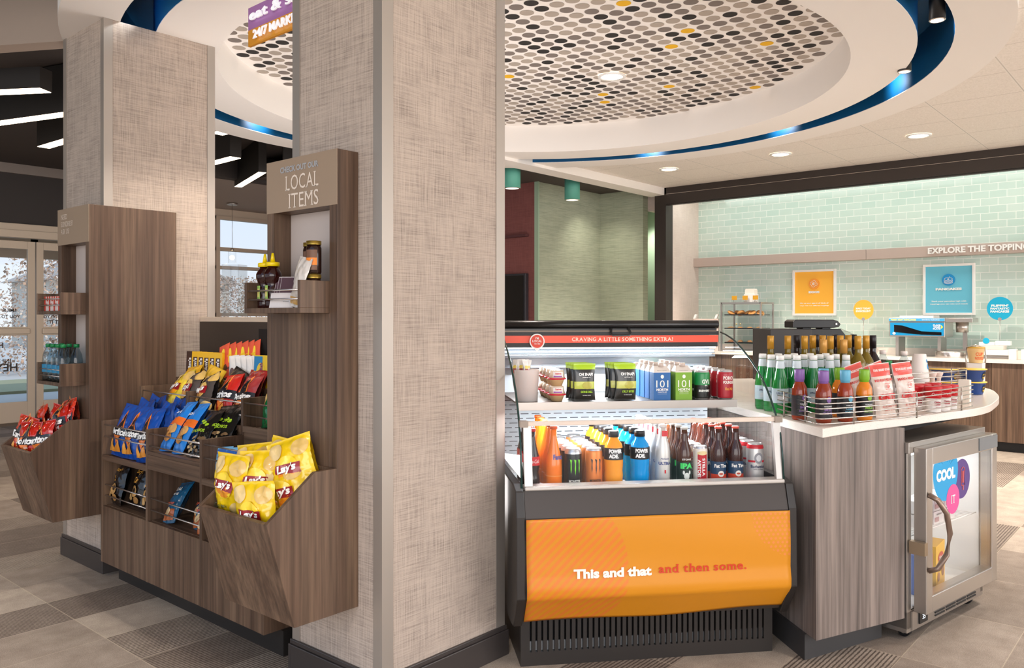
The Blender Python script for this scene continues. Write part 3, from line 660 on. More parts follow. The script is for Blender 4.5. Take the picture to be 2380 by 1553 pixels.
# ================================================================ COOLER (local axes: x along its front, y away from camera)
CA = radians(-40.873); CP = Vector((2.367, 1.997, 0)); CWv = Vector((cos(CA), sin(CA), 0)); CNv = Vector((-sin(CA), cos(CA), 0))
def cl(s, t, z=0.0): q = CP + CWv * s + CNv * t; return (q.x, q.y, z)
ck = thing('display_cooler', 'open curved glass grab-and-go drinks cooler with orange front banner', 'cooler', tuple(CP), (0, 0, CA))
DKG = mat('cooler_dark_grey', (42, 37, 34), .4); BLK = mat('cooler_black', (22, 20, 20), .45)
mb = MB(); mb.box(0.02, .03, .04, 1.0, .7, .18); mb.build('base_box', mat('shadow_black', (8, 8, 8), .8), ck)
mb = MB(); mb.box(0, 0, 0, 1.016, .02, .052); mb.box(0, 0, .172, 1.016, .02, .23); n = 43
for i in range(n + 1):
    x = .028 + (1.016 - .056) * i / n; mb.box(x - .0072 if i else 0, .0, .052, x + .0072 if i < n else 1.016, .014, .172)
mb.box(0, .02, 0, .02, .7, .2); mb.box(.996, .02, 0, 1.016, .7, .2)
mb.build('vent_grille', DKG, ck)
mb = MB()
for i in range(43): x = .028 + .96 * (i + .5) / 43; mb.box(x - .006, .016, .053, x + .006, .024, .088)
mb.build('coil_fins', mat('coil_aluminium', (170, 176, 180), .35, .6), ck)
pf = [(-.035, .705), (-.105, .69), (-.132, .60), (-.137, .30), (-.055, .175), (.0, .165), (.74, .165), (.74, .705)]
for a_, b_ in ((-.036, -.003), (1.019, 1.052)): MB().prism([(p[0], p[1]) for p in pf][::-1] if False else pf, a_, b_, 'x').build('end_panel', DKG, ck, bevel=.004)
mb = MB(); mb.prism([(-.098, .690), (-.128, .595), (-.128, .30), (-.05, .19), (-.02, .19), (-.08, .32), (-.08, .69)], -.002, 1.018, 'x'); mb.box(0, -.02, .19, 1.016, .70, .64); mb.build('lower_body', mat('cooler_taupe_panel', (60, 51, 46), .42), ck)
# banner
bm = mat('orange_banner', (238, 160, 36), .42)
v = coords(bm); s = nd(bm, 'SeparateXYZ'); lk(bm, v, s.inputs[0]); X_, Z_ = s.outputs[0], s.outputs[2]
def circ(cx_, cz, r):
    dx = mathn(bm, 'SUBTRACT', X_, cx_); dz = mathn(bm, 'SUBTRACT', Z_, cz)
    return mathn(bm, 'LESS_THAN', mathn(bm, 'SQRT', mathn(bm, 'ADD', mathn(bm, 'MULTIPLY', dx, dx), mathn(bm, 'MULTIPLY', dz, dz))), r)
stp = mathn(bm, 'GREATER_THAN', mathn(bm, 'FRACT', mathn(bm, 'DIVIDE', mathn(bm, 'SUBTRACT', X_, mathn(bm, 'MULTIPLY', Z_, 1.0)), .034)), .5)
m1 = mathn(bm, 'MULTIPLY', stp, circ(.075, .392, .31))
row = mathn(bm, 'FLOOR', mathn(bm, 'DIVIDE', Z_, .0155)); off = mathn(bm, 'MULTIPLY', mathn(bm, 'MODULO', row, 2.0), .5)
ax = mathn(bm, 'SUBTRACT', mathn(bm, 'FRACT', mathn(bm, 'ADD', mathn(bm, 'DIVIDE', X_, .0185), off)), .5); az = mathn(bm, 'MULTIPLY', mathn(bm, 'SUBTRACT', mathn(bm, 'FRACT', mathn(bm, 'DIVIDE', Z_, .0155)), .5), .84)
dd = mathn(bm, 'LESS_THAN', mathn(bm, 'SQRT', mathn(bm, 'ADD', mathn(bm, 'MULTIPLY', ax, ax), mathn(bm, 'MULTIPLY', az, az))), .27)
m2 = mathn(bm, 'MULTIPLY', dd, circ(1.05, .60, .185))
c_ = mixc(bm, mathn(bm, 'MULTIPLY', m1, .75), (214, 138, 24), (224, 116, 46)); c_ = mixc(bm, mathn(bm, 'MULTIPLY', m2, .7), c_, (226, 130, 76)); lk(bm, c_, bsdf(bm).inputs['Base Color'])
def bfn(x, z):
    # banner surface: x across, z height -> point
    w = .0016 * sin(z * 30 + x * 3) + .001 * sin(x * 17)
    if z > .30: t = -.134
    else: k = (.30 - z) / .10; t = -.134 + .075 * k
    return (x, t - .003 + w - .006 * max(0, 1 - abs(z - .33) / .05), z)
def zlow(x): return .19 + .03 * (x if x > .5 else .5) - .015 + .006 * sin(x * 9)
mb = MB(); mb.grid(lambda u, v: bfn(-.001 + 1.022 * u + (.004 * (1 - v)), zlow(u) + (.592 - zlow(u)) * v), 40, 40)
bo = mb.build('banner', bm, ck); sd = bo.modifiers.new('thick', 'SOLIDIFY'); sd.thickness = .0015
mb = MB(); put_text(mb, 'This and that', .035, lambda x, y: (lambda q: (q[0], q[1] - .0042, q[2]))(bfn(.323 + x, .388 + y)), bold=.045, w=.297); mb.build('banner_lettering', mat('banner_white', (248, 240, 226), .5), bo)
mb = MB(); slab_text(mb, 'and then some.', .031, lambda x, y: (lambda q: (q[0], q[1] - .0042, q[2]))(bfn(.672 + x, .392 + y)), bold=.018, w=.345); mb.build('banner_lettering', mat('banner_red', (206, 52, 20), .5), bo)
# lip, glass, frames
MB().box(-.001, -.108, .690, 1.016, -.045, .706).build('front_lip', FROSTW, ck, bevel=.005)
for x in (0.0, .986): MB().prism([(-.098, .706), (-.080, .706), (-.048, .938), (-.064, .938)], x, x + .03, 'x').build('front_upright', FROSTW, ck)
mb = MB(); mb.add([(.03, -.088, .706), (.986, -.088, .706), (.986, -.056, .928), (.03, -.056, .928)], [(0, 1, 2, 3)]); mb.build('front_glass', GLASS, ck)
MB().box(-.004, -.072, .925, 1.012, -.05, .941).build('top_rail', mat('pale_oak_rail', (226, 208, 192), .5), ck, bevel=.002)
for x in (-.014, .99): B(x, -.078, .921, x + .03, -.045, .944).build('rail_cap', mat('rail_end_cap', (150, 136, 124), .4, .4), ck)
cv = [(-.10, .70), (-.088, .80), (-.072, .875), (-.035, .945), (.01, 1.005), (.055, 1.053), (.12, 1.105), (.19, 1.148), (.28, 1.195), (.37, 1.232), (.45, 1.252), (.51, 1.262)]
for x in (-.012, 1.014):
    mb = MB(); P_ = cv + [(.68, 1.262), (.68, .70)]; k = len(P_)
    mb.add([(x, p[0], p[1]) for p in P_], [tuple(range(k))]); mb.build('side_glass', GLASS, ck)
    MB().tube([(x, p[0], p[1]) for p in cv], .0042, 8).build('glass_edge', mat('dark_green_glass_edge', (34, 62, 58), .15), ck)
# interior
wm = mat('cooler_back_panel', (226, 232, 238), .4); v = coords(wm); s = nd(wm, 'SeparateXYZ'); lk(wm, v, s.inputs[0])
rw = mathn(wm, 'FLOOR', mathn(wm, 'DIVIDE', s.outputs[2], .021)); of = mathn(wm, 'MULTIPLY', mathn(wm, 'MODULO', rw, 2.0), .5)
sl = mathn(wm, 'MULTIPLY', mathn(wm, 'LESS_THAN', mathn(wm, 'FRACT', mathn(wm, 'ADD', mathn(wm, 'DIVIDE', s.outputs[0], .052), of)), .72), mathn(wm, 'LESS_THAN', mathn(wm, 'FRACT', mathn(wm, 'DIVIDE', s.outputs[2], .021)), .17))
sl = mathn(wm, 'MULTIPLY', sl, mathn(wm, 'LESS_THAN', s.outputs[2], .96)); lk(wm, mixc(wm, sl, (228, 234, 240), (70, 76, 84)), bsdf(wm).inputs['Base Color'])
B(0, .66, .64, 1.01, .672, 1.26).build('back_panel', wm, ck)
B(0, .674, .2, 1.01, .74, 1.27).build('rear_housing', BLK, ck)
B(.0, -.06, .645, 1.016, .66, .665).build('deck', mat('cooler_white_deck', (224, 230, 236), .35), ck)
mb = MB(); mb.box(.015, .172, .955, .945, .18, .987); mb.box(.015, .18, .978, .945, .655, .985); sh = mb.build('shelf', STEEL, ck)
mb = MB(); mb.box(.03, .185, .955, .93, .197, .965); mb.build('shelf_led', LED, sh)
mb = MB()
mb.box(-.01, .50, 1.197, .995, .53, 1.217, 0); mb.box(-.01, .495, 1.25, .998, .60, 1.268, 0)
mb.box(-.01, .53, 1.15, .995, .60, 1.16, 1); mb.box(-.01, .60, 1.10, .995, .655, 1.25, 1)
for z in (1.165, 1.18): mb.box(-.01, .53, z, .995, .56, z + .004, 1)
mb.build('canopy', [BLK, mat('canopy_grey', (150, 158, 166), .4, .4)], ck)
mb = MB()
for z, t in ((1.190, .51), (1.173, .535), (1.157, .56)): mb.box(0, t, z, .99, t + .008, z + .005)
mb.build('led_strip', LED, ck)
B(-.01, .496, 1.217, .996, .502, 1.249).build('red_strip', mat('coral_strip', (240, 84, 56), .4), ck)
mb = MB(); slab_text(mb, 'CRAVING A LITTLE SOMETHING EXTRA?', .0165, lambda x, y: (.545 + x, .4945, 1.232 + y), bold=.02, w=.47, th=.12); mb.build('strip_lettering', mat('cream_text', (255, 226, 206), .5), ck)
st_ = thing('round_sticker', 'round red local sticker with white border on the cooler canopy', 'sticker', tuple(CP), (0, 0, CA))
f_ = lambda o: (lambda x, y: (.150 + x, .484 - o, 1.224 + y))
mb = MB(); mb.lathe([(.034, 0), (.034, .003)], 28, fn=lambda p: (.150 + p[0], .486 - p[2], 1.224 + p[1])); mb.add([(.125, .4835, 1.203), (.175, .4835, 1.203), (.150, .4835, 1.178)], [(0, 2, 1), (0, 1, 2)]); mb.build('sticker_border', WHITE, st_)
mb = MB(); put_disc(mb, .029, .029, f_(.0015)); mb.build('sticker_face', mat('sticker_red', (216, 66, 44), .5), st_)
mb = MB()
for i, (t, h) in enumerate((("I'M", .010), ('LOCAL', .010), ('TRY ME!', .0055))): put_text(mb, t, h, lambda x, y: (.150 + x, .4818, 1.238 - i * .0125 + y), bold=.02)
mb.build('sticker_lettering', WHITE, st_)
# night curtain roll on top
mb = MB(); mb.lathe([(.019, -.03), (.019, 1.0)], 20, fn=lambda p: (p[2], .515 + p[0], 1.298 + p[1])); mb.box(-.03, .50, 1.27, .99, .53, 1.28); mb.box(-.03, .53, 1.262, 1.0, .70, 1.312); mb.build('night_curtain', mat('curtain_black', (30, 28, 28), .3), ck)
mb = MB(); mb.box(-.03, .489, 1.2655, .985, .497, 1.272); mb.build('curtain_bar', mat('bar_bronze', (96, 84, 74), .3, .6), ck)
MB().tube([(.49, .49, 1.282), (.485, .475, 1.262), (.49, .47, 1.25), (.57, .47, 1.25), (.575, .475, 1.262), (.57, .49, 1.282)], .0045, 8).build('curtain_handle', BLACK, ck)
lamp('fridge_interior_light', 'AREA', (3.98, 1.0, .745), 1.3, (.95, .98, 1), .4, (0, 0, radians(-10)), sy=.12)
lamp('cooler_canopy_light', 'AREA', cl(.5, .52, 1.148), 14, (.88, .95, 1), .9, (radians(-22), 0, CA), sy=.03)
lamp('cooler_shelf_light', 'AREA', cl(.5, .19, .953), 15, (.88, .95, 1), .9, (radians(0), 0, CA), sy=.03)

# ================================================================ COUNTER ISLAND
def edge(o): return [cl(*p)[:2] for p in o]
def smooth(P, k=6):
    out = []
    for i in range(len(P) - 1):
        p0 = P[max(i - 1, 0)]; p1 = P[i]; p2 = P[i + 1]; p3 = P[min(i + 2, len(P) - 1)]
        for j in range(k):
            t = j / k; out.append(tuple(.5 * (2 * p1[a] + (p2[a] - p0[a]) * t + (2 * p0[a] - 5 * p1[a] + 4 * p2[a] - p3[a]) * t * t + (3 * p1[a] - p0[a] - 3 * p2[a] + p3[a]) * t ** 3) for a in (0, 1)))
    return out + [P[-1]]
TOP = edge(smooth([(1.106, -.223), (1.345, -.083), (1.635, .052), (1.885, .174), (2.136, .300), (2.300, .415), (2.436, .545), (2.645, .767), (2.802, .975), (2.957, 1.225), (3.02, 1.5), (2.98, 1.8), (2.75, 2.05), (2.2, 2.2)]) + [(.4, 2.2), (.0, 1.5), (-.04, .78), (1.106, .78)])
cm = mat('quartz_top', (232, 222, 212), .3, coat=.2); v = coords(cm); nz_ = noise_n(cm, v, 400, 2, .6); r = ramp(cm, [(.30, (190, 170, 150)), (.38, (236, 226, 216))]); lk(cm, nz_, r.inputs[0]); lk(cm, r.outputs[0], bsdf(cm).inputs['Base Color'])
isl = thing('counter_island', 'curved island counter with white quartz top and grey walnut base', 'counter')
MB().prism(ccw(TOP), .879, .914).build('counter_top', cm, isl, bevel=.003)
Apt, Bpt = (3.098, 1.144), (3.566, .956)
def off(p, s_, t_): return (p[0] + CWv.x * s_ + CNv.x * t_, p[1] + CWv.y * s_ + CNv.y * t_)
BODY = [Apt, Bpt, (3.66, 1.60), (4.50, 1.50), (4.74, 1.75), (4.5, 2.7), (3.4, 3.2), (2.93, 2.64), off(Apt, 0, .96)]
MB().prism(ccw(BODY), .1, .879).build('cabinet_base', WOODG, isl)
TOE = [(3.13, 1.20), (3.565, 1.045), (3.66, 1.65), (4.44, 1.56), (4.6, 1.8), (4.4, 2.6), (3.4, 3.1), (3.0, 2.65), off((3.13, 1.20), 0, .92)]
MB().prism(ccw(TOE), 0, .1).build('plinth', mat('grey_toe_kick', (58, 56, 56), .5), isl)
MB().prism(ccw([(3.62, 1.0), (4.44, .90), (4.46, 1.44), (3.69, 1.56)]), .85, .8785).build('cavity_top', mat('cavity_black', (10, 9, 9), .8), isl)
# ---- under-counter fridge
FA = radians(-10.0); fr_ = thing('undercounter_fridge', 'small stainless glass-door fridge on casters with round stickers', 'fridge', (3.598, .881, -.0412), (0, 0, FA)); fr_.scale = (1.031, 1.031, 1.031)
mb = MB(); mb.box(-.035, .06, .09, 0.0, .60, .79); mb.box(.665, .06, .09, .70, .60, .79); mb.box(-.04, .05, .79, .70, .60, .834); mb.box(-.035, .56, .09, .70, .60, .79); mb.box(-.035, .06, .075, .70, .60, .16)
mb.build('fridge_body', STEEL, fr_, bevel=.002)
mb = MB(); mb.box(0, .062, .17, .004, .555, .785); mb.box(.66, .062, .17, .664, .555, .785); mb.box(0, .55, .17, .664, .555, .785); mb.box(0, .062, .165, .664, .555, .172); mb.build('inner_liner', WHITE, fr_)
mb = MB(); mb.box(.0, .062, .779, .664, .16, .784); mb.build('inner_lamp', mat('fridge_led', (240, 246, 255), .5, emit=2.5), fr_)
dr = MB(); dr.box(0, 0, .157, .055, .05, .812); dr.box(.643, 0, .157, .698, .05, .812); dr.box(.055, 0, .157, .643, .05, .222); dr.box(.055, 0, .745, .643, .05, .812)
do = dr.build('door', STEEL, fr_, bevel=.003)
B(.055, .005, .222, .643, .011, .745).build('door_glass', GLASS, do)
B(.50, -.003, .752, .695, .0, .806).build('header_plate', mat('grey_plate', (112, 114, 116), .4), do)
MB().tube([(.014, -.002, .63), (.018, -.035, .615), (.05, -.055, .56), (.068, -.06, .48), (.05, -.055, .40), (.018, -.035, .345), (.014, -.002, .33)], .011, 10).build('door_handle', mat('bronze_handle', (150, 128, 114), .35, .7), do)
B(-.03, -.006, .395, -.002, .055, .445).build('door_lock', mat('brass_lock', (176, 156, 130), .35, .8), do)
def stk(cx_, cz, rx, rz, c, nm, o=0.0): b = MB(); put_disc(b, rx, rz, lambda x, y: (cx_ + x, .0035 - o, min(cz + y, .744)), n=40); return b.build('door_sticker', c, do)
stk(.181, .70, .116, .118, mat('sticker_blue', (0, 148, 204), .5), 1); stk(.334, .653, .083, .083, mat('sticker_purple', (78, 48, 120), .5), 2, -.0006); stk(.248, .58, .062, .061, mat('sticker_pink', (214, 74, 142), .5), 3, .0006)
mb = MB(); put_text(mb, 'COOL', .048, lambda x, y: (.181 + x, .0025, .69 + y), bold=.06, w=.176); slab_text(mb, 'IT', .034, lambda x, y: (.248 + x, .0015, .58 + y), bold=.01, w=.036)
mb.build('sticker_lettering', WHITE, do)
mb = MB(); c1, c2 = .345, .66
pts = [(c1 - .016, .0025, c2 - .035)] + [(c1 + .016 * cos(pi - pi * i / 8), .0025, c2 + .025 + .016 * sin(pi * i / 8)) for i in range(9)] + [(c1 + .016, .0025, c2 - .035)]
mb.tube(pts, .0011, 5, closed=True); mb.box(c1 - .006, .002, c2 - .025, c1 - .003, .003, c2 + .025); mb.box(c1 + .003, .002, c2 - .025, c1 + .006, .003, c2 + .025); mb.box(c1 - .003, .002, c2 - .055, c1 + .003, .003, c2 - .036); mb.build('popsicle_mark', mat('coral_line', (240, 110, 90), .5), do)
mb = MB(); mb.box(.0, .055, .08, .66, .061, .155); mb.build('kick_plate', STEEL, fr_)
mb = MB()
for i in range(4):
    for j in range(4): mb.box(.20 + i * .105, .052, .092 + j * .012, .29 + i * .105, .0545, .098 + j * .012)
mb.build('vent_slots', BLACK, fr_)
B(.055, .050, .095, .125, .0545, .145).build('thermostat', BLACK, fr_); mb = MB(); put_text(mb, '35', .02, lambda x, y: (.09 + x, .0495, .12 + y)); mb.build('display_digits', mat('display_digit', (230, 240, 250), .5, emit=2), fr_)
for x, y in ((.03, .10), (.62, .10), (.03, .55), (.62, .55)):
    b = MB(); b.lathe([(.0245, -.012), (.0245, .012)], 20, fn=lambda p: (x + p[2], y + p[0], .0646 + p[1])); b.build('caster', BLACK, fr_)
    b = MB(); b.lathe([(.011, -.015), (.011, .015)], 14, fn=lambda p: (x + p[2], y + p[0], .0646 + p[1])); b.box(x - .018, y - .01, .066, x + .018, y + .01, .086); b.build('caster_bracket', STEEL, fr_)
mb = MB()
for i in range(24): mb.tube([(.01 + i * .0275, .075, .45), (.01 + i * .0275, .54, .45)], .0018, 5)
mb.tube([(.005, .075, .45), (.66, .075, .45)], .003, 6); mb.tube([(.005, .54, .45), (.66, .54, .45)], .003, 6); mb.build('wire_shelf', WHITE, fr_)
# ---- wire racks on the island
def rack(label, path, z0, z1, nr, posts, closed=False):
    o = thing('wire_rack', label, 'rack', group='steel wire gallery racks')
    mb = MB()
    for i in range(nr): z = z0 + (z1 - z0) * i / (nr - 1); mb.tube([(p[0], p[1], z) for p in path], .0026, 6, closed=closed)
    mb.build('rack_wires', CHROME, o)
    for p in posts: MB().tube([(p[0], p[1], .914), (p[0], p[1], z1 + .002)], .0036, 8).build('rack_post', STEEL, o)
r1 = [(3.363, 1.405), (3.137, 1.164), (3.129, 1.150), (3.132, 1.137), (3.145, 1.125), (3.271, 1.062), (3.45, .995), (3.644, .930), (3.85, .886), (4.064, .852), (4.22, .838)]
rack('steel wire rack around the sauces, popcorn bags and soups on the counter edge', r1, .922, 1.018, 6, [(3.32, 1.36), (3.20, 1.225), (3.271, 1.062), (3.644, .930), (4.064, .852)])
r2 = [(4.05, 1.16), (4.3, 1.05), (4.52, .985), (4.66, .955), (4.74, .97), (4.78, 1.05), (4.80, 1.2), (4.83, 1.4)]
rack('rounded steel wire rack around the noodle cups at the far counter end', r2, .922, 1.06, 7, [(4.05, 1.16), (4.66, .955), (4.78, 1.05)])
# ---- back counter
bc = thing('back_counter', 'long walnut back counter with quartz top under the green tiles', 'counter')
B(9.2, -3, .879, 9.79, 5.17, .914).build('counter_top', cm, bc); B(9.775, -3, .914, 9.79, 5.17, .99).build('backsplash', cm, bc)
for i in range(14):
    y = 5.15 - i * .58; B(9.235, y - .575, .1, 9.26, y, .875).build('cabinet_door', WOOD, bc, bevel=.002)
B(9.26, -3, .1, 9.78, 5.165, .879).build('carcass', WOOD, bc); B(9.32, -3, 0, 9.78, 5.17, .1).build('plinth', mat('black_plinth2', (30, 28, 28), .6), bc)
# ================================================================ PRODUCTS
def foil(name, c, r=.22): return mat(name, c, r, coat=.5)
class Bag:
    def __init__(s, w, h, th, seed, wr=1.0):
        s.w, s.h, s.th, s.wr = w, h, th, wr; rd = random.Random(seed); s.o = Vector((rd.random() * 50, rd.random() * 50, 0)); s.ph = rd.random() * 6; s.bend = rd.uniform(-1, 1)
    def y(s, x, z):
        u = min(1, max(-1, 2 * x / s.w)); v = min(1, max(0, z / s.h)); e = .045
        if v < e or v > 1 - e: base = 0
        else:
            q = (v - e) / (1 - 2 * e); base = (sin(pi * q) ** .55) * max(0, 1 - abs(u) ** 3.2) ** .75
        near = 1 - min(1, min(v, 1 - v) * 4)
        n = noise.noise(Vector((x * 24, z * 18, 0)) + s.o) * .011 + abs(noise.noise(Vector((x * 40 + z * 18, z * 30 - x * 14, 3)) + s.o)) * -.009 + abs(noise.noise(Vector((x * 75, z * 60, 9)) + s.o)) * .004
        n += near * .0065 * sin(x * 135 + s.ph + 2 * u + 3 * v) * (1 if base else .25)
        return -(s.th / 2 * base) + n * s.wr * (s.th / .08) * (.35 + .65 * base)
    def front(s, x, z, o=0.0):
        p = .022 * s.bend * sin(pi * min(1, max(0, z / s.h))) ; return (x + p * .4, s.y(x, z) - o, z)
    def body(s, nu=26, nv=34):
        mb = MB(); w, h = s.w, s.h
        def X(u, v): return (u - .5) * w * (1 - .07 * sin(pi * v))
        mb.grid(lambda u, v: s.front(X(u, v), v * h), nu, nv)
        mb.grid(lambda u, v: (s.front(X(u, v), v * h)[0], max(-s.y(X(u, v), v * h) * .9, s.y(X(u, v), v * h) + .0006), v * h), nu, nv, flip=True)
        return mb
TAN = (214, 176, 108)
def make_bag(name, label, w, h, th, col, prints, seed, cat='snack bag', rough=.27, wr=1.0, group=None):
    o = thing(name, label, cat, group=group); bg_ = Bag(w, h, th, seed, wr)
    bg_.body().build('pouch', foil(name + '_foil_' + '_'.join(map(str, col)), col, rough), o)
    ms = []; lm = []; mb = MB(); tb = MB(); tseen = False; lay = 0
    def mi(lst, c, r=.35):
        m = foil('print_%d_%d_%d' % tuple(c), c, r)
        if m not in lst: lst.append(m)
        return lst.index(m)
    for p in prints:
        lay += 1; k, c = p[0], p[1]; o_ = .0010 + .0011 * lay
        f = lambda x, z, o_=o_: bg_.front(x, z, o_)
        if k == 'disc': put_disc(mb, p[4], p[5], lambda x, y: f(p[2] + x, p[3] + y), mi(ms, c), 22, 4)
        elif k == 'rect': put_rect(mb, p[2], p[3], p[4], p[5], f, mi(ms, c), 10, 10)
        elif k == 'tri':
            a, b, d = p[2:5]
            mb.grid(lambda u, v: f(a[0] + (b[0] - a[0]) * u + ((a[0] + (d[0] - a[0])) - (a[0] + (b[0] - a[0]) * u)) * v, a[1] + (b[1] - a[1]) * u + (d[1] - (a[1] + (b[1] - a[1]) * u)) * v), 6, 6, mi(ms, c), True)
        elif k == 'quad':
            a, b, d, e = p[2:6]
            mb.grid(lambda u, v: f((a[0] * (1 - u) + b[0] * u) * (1 - v) + (e[0] * (1 - u) + d[0] * u) * v, (a[1] * (1 - u) + b[1] * u) * (1 - v) + (e[1] * (1 - u) + d[1] * u) * v), 10, 5, mi(ms, c), True)
        elif k == 'text':
            t, hh, ww, cx_, cz = p[2:7]; put_text(tb, t, hh, lambda x, y: bg_.front(cx_ + x, cz + y, o_ + .0024), mi(lm, c), w=ww, bold=p[7] if len(p) > 7 else .03, shear=p[8] if len(p) > 8 else 0.0); tseen = True
    if mb.v: mb.build('printed_design', ms, o)
    if tseen: tb.build('lettering', lm, o)
    return o
YEL_ = (246, 204, 24)
def lays_prints(sun=(250, 214, 40), low=(240, 150, 30), tag_='Classic', tc=(40, 70, 40)):
    r = [('disc', (232, 196, 120), .05, .045, .035, .028), ('disc', (226, 186, 104), .055, .205, .034, .03), ('disc', (238, 206, 140), -.05, .21, .032, .03), ('disc', sun, -.005, .135, .048, .052), ('disc', low, -.005, .122, .040, .034), ('quad', (150, 26, 34), (-.052, .128), (.046, .112), (.050, .152), (-.052, .160)),
         ('text', (255, 252, 246), "Lay's", .038, .082, -.003, .138, .05, .25)]
    if tag_: r.append(('text', tc, tag_, .016, .07, -.02, .058, .0))
    return r
def dor_prints(chips=(236, 160, 60), blk=(24, 22, 30)):
    return [('tri', (240, 130, 50), (-.045, .10), (.045, .10), (0, .235)), ('tri', blk, (-.036, .105), (.036, .105), (0, .218)), ('quad', blk, (-.078, .098), (.078, .098), (.074, .142), (-.074, .142)), ('tri', (240, 130, 50), (-.03, .10), (.03, .10), (0, .055)), ('text', (250, 248, 244), 'Doritos', .034, .135, 0, .120, .05, .2),
            ('text', (250, 240, 220), 'COOL' if False else 'NACHO', .007, .03, .02, .085, .02), ('tri', chips, (-.055, .02), (.0, .02), (-.03, .085)), ('tri', (220, 140, 44), (-.02, .018), (.05, .025), (.03, .08))]
FACEX = radians(-90)
def lean(a, roll=0, yaw=0): return (-a, roll, FACEX + yaw)
# ---- yellow chip bags in the hopper of the near cabinet (leaning every way)
def YB(seed, label): return make_bag('chip_bag', label, .172, .225, .08, YEL_, [tuple((v * .9 if isinstance(v, float) and i > 1 else (tuple(q * .9 for q in v) if isinstance(v, tuple) and i > 1 else v)) for i, v in enumerate(p)) for p in lays_prints()], seed, group='yellow chip bags in the near hopper', wr=1.3)
GY = 'yellow chip bags in the near hopper'
for seed, loc, rot, lab in [
    (11, (1.520, 2.588, .630), (.04, .02, FACEX + .15), 'upright yellow chip bag at the left front of the near hopper'),
    (12, (1.560, 2.475, .645), (-.12, -.06, FACEX + .55), 'yellow chip bag with folded-over top in the middle of the near hopper'),
    (13, (1.520, 2.415, .560), (.10, -.10, FACEX + .35), 'lowest yellow chip bag, its logo cut off by the hopper front'),
    (14, (1.600, 2.350, .615), (-.16, -.34, FACEX + .5), 'tilted yellow chip bag sunk against the right rim of the near hopper'),
    (15, (1.645, 2.350, .700), (-.08, -.34, FACEX + .5), 'rightmost yellow chip bag leaning highest against the walnut cabinet'),
    (16, (1.662, 2.500, .675), (-.02, .12, FACEX + .2), 'yellow chip bag at the back of the near hopper showing only its crimped top'),
    (17, (1.630, 2.600, .650), (-.04, -.15, FACEX + .3), 'yellow chip bag lying behind the left front one in the near hopper')]:
    o = YB(seed, lab); o.location = loc; o.rotation_euler = rot
# ---- red chip bags in the hopper of the sundries cabinet
for i, (loc, rot, lab) in enumerate([
    ((1.515, 4.625, .61), (-.15, .12, FACEX + .2), 'red chip bag at the left front corner of the far hopper'),
    ((1.51, 4.50, .59), (-.12, -.05, FACEX + .3), 'red chip bag in the front middle of the far hopper'),
    ((1.545, 4.40, .60), (-.15, -.2, FACEX + .3), 'red chip bag tilted at the right front of the far hopper'),
    ((1.60, 4.60, .66), (-.1, -.2, FACEX - .1), 'tallest red chip bag behind the front row of the far hopper'),
    ((1.62, 4.46, .67), (-.1, .12, FACEX + .2), 'dark red chip bag in the centre back of the far hopper'),
    ((1.625, 4.405, .675), (-.15, -.28, FACEX), 'red chip bag leaning on the right rim of the far hopper'),
    ((1.665, 4.41, .70), (-.1, -.2, FACEX), 'shiny red chip bag at the very back of the far hopper')]):
    o = make_bag('chip_bag', lab, .165, .215, .07, (196, 38, 24) if i % 3 else (214, 60, 34), dor_prints(), 31 + i, group='red chip bags in the far hopper', rough=.18, wr=1.4); o.location = loc; o.rotation_euler = rot
# ---- gondola, lower tier
BLU = (24, 78, 168)
for i, (y, lab) in enumerate([(4.17, 'blue chip bag at the left end of the lower tier'), (4.03, 'second blue chip bag from the left on the lower tier'), (3.88, 'blue chip bag against the first divider on the lower tier')]):
    o = make_bag('chip_bag', lab, .165, .265, .07, BLU, dor_prints(), 51 + i, group='blue chip bags on the lower tier'); o.location = (1.80, y, .634); o.rotation_euler = lean(.32, .06 - .08 * i, .05)
q = 0
for x, dz in ((1.865, .03), (1.92, .045)):
    for y in (4.15, 4.02, 3.90, 3.81):
        o = make_bag('chip_bag', ('middle' if x < 1.9 else 'back') + ' row blue chip bag, %s of four from the left' % ('first', 'second', 'third', 'fourth')[int([4.15, 4.02, 3.90, 3.81].index(y))], .15, .255, .05, (30, 66, 140) if q % 2 else BLU, [], 60 + q, group='blue chip bags on the lower tier', wr=1.6)
        o.location = (x, y, .634 + dz); o.rotation_euler = lean(.22, .25 * (-1) ** q, 0); q += 1
def cookie_prints():
    return [('rect', (232, 112, 36), -.05, .125, .05, .165), ('disc', (206, 150, 84), -.012, .085, .034, .036), ('disc', (222, 168, 98), .018, .105, .022, .024), ('disc', (190, 132, 70), .012, .060, .022, .020), ('disc', (120, 70, 40), -.01, .09, .006, .006), ('disc', (120, 70, 40), .016, .075, .005, .005), ('text', (250, 250, 250), 'AHOY!', .014, .05, 0, .19, .03)]
for i, (y, lab) in enumerate([(3.67, 'blue cookie bag with orange band on the lower tier, left one'), (3.55, 'blue cookie bag with orange band on the lower tier, right one')]):
    o = make_bag('cookie_bag', lab, .105, .265, .055, (38, 128, 214), cookie_prints(), 71 + i, group='blue cookie bags on the lower tier'); o.location = (1.795, y, .712); o.rotation_euler = lean(.62, -.12, 0)
def pist_prints():
    r = [('disc', (168, 206, 40), .02 - .022 * i, .15 + .012 * i, .013, .008) for i in range(3)]
    rd = random.Random(4)
    r += [('disc', rd.choice([(206, 180, 130), (178, 150, 104), (120, 92, 60)]), rd.uniform(-.05, .05), rd.uniform(.02, .09), .011, .007) for _ in range(14)]
    return r + [('text', (168, 206, 40), 'PISTACHIOS', .015, .10, 0, .11, .03)]
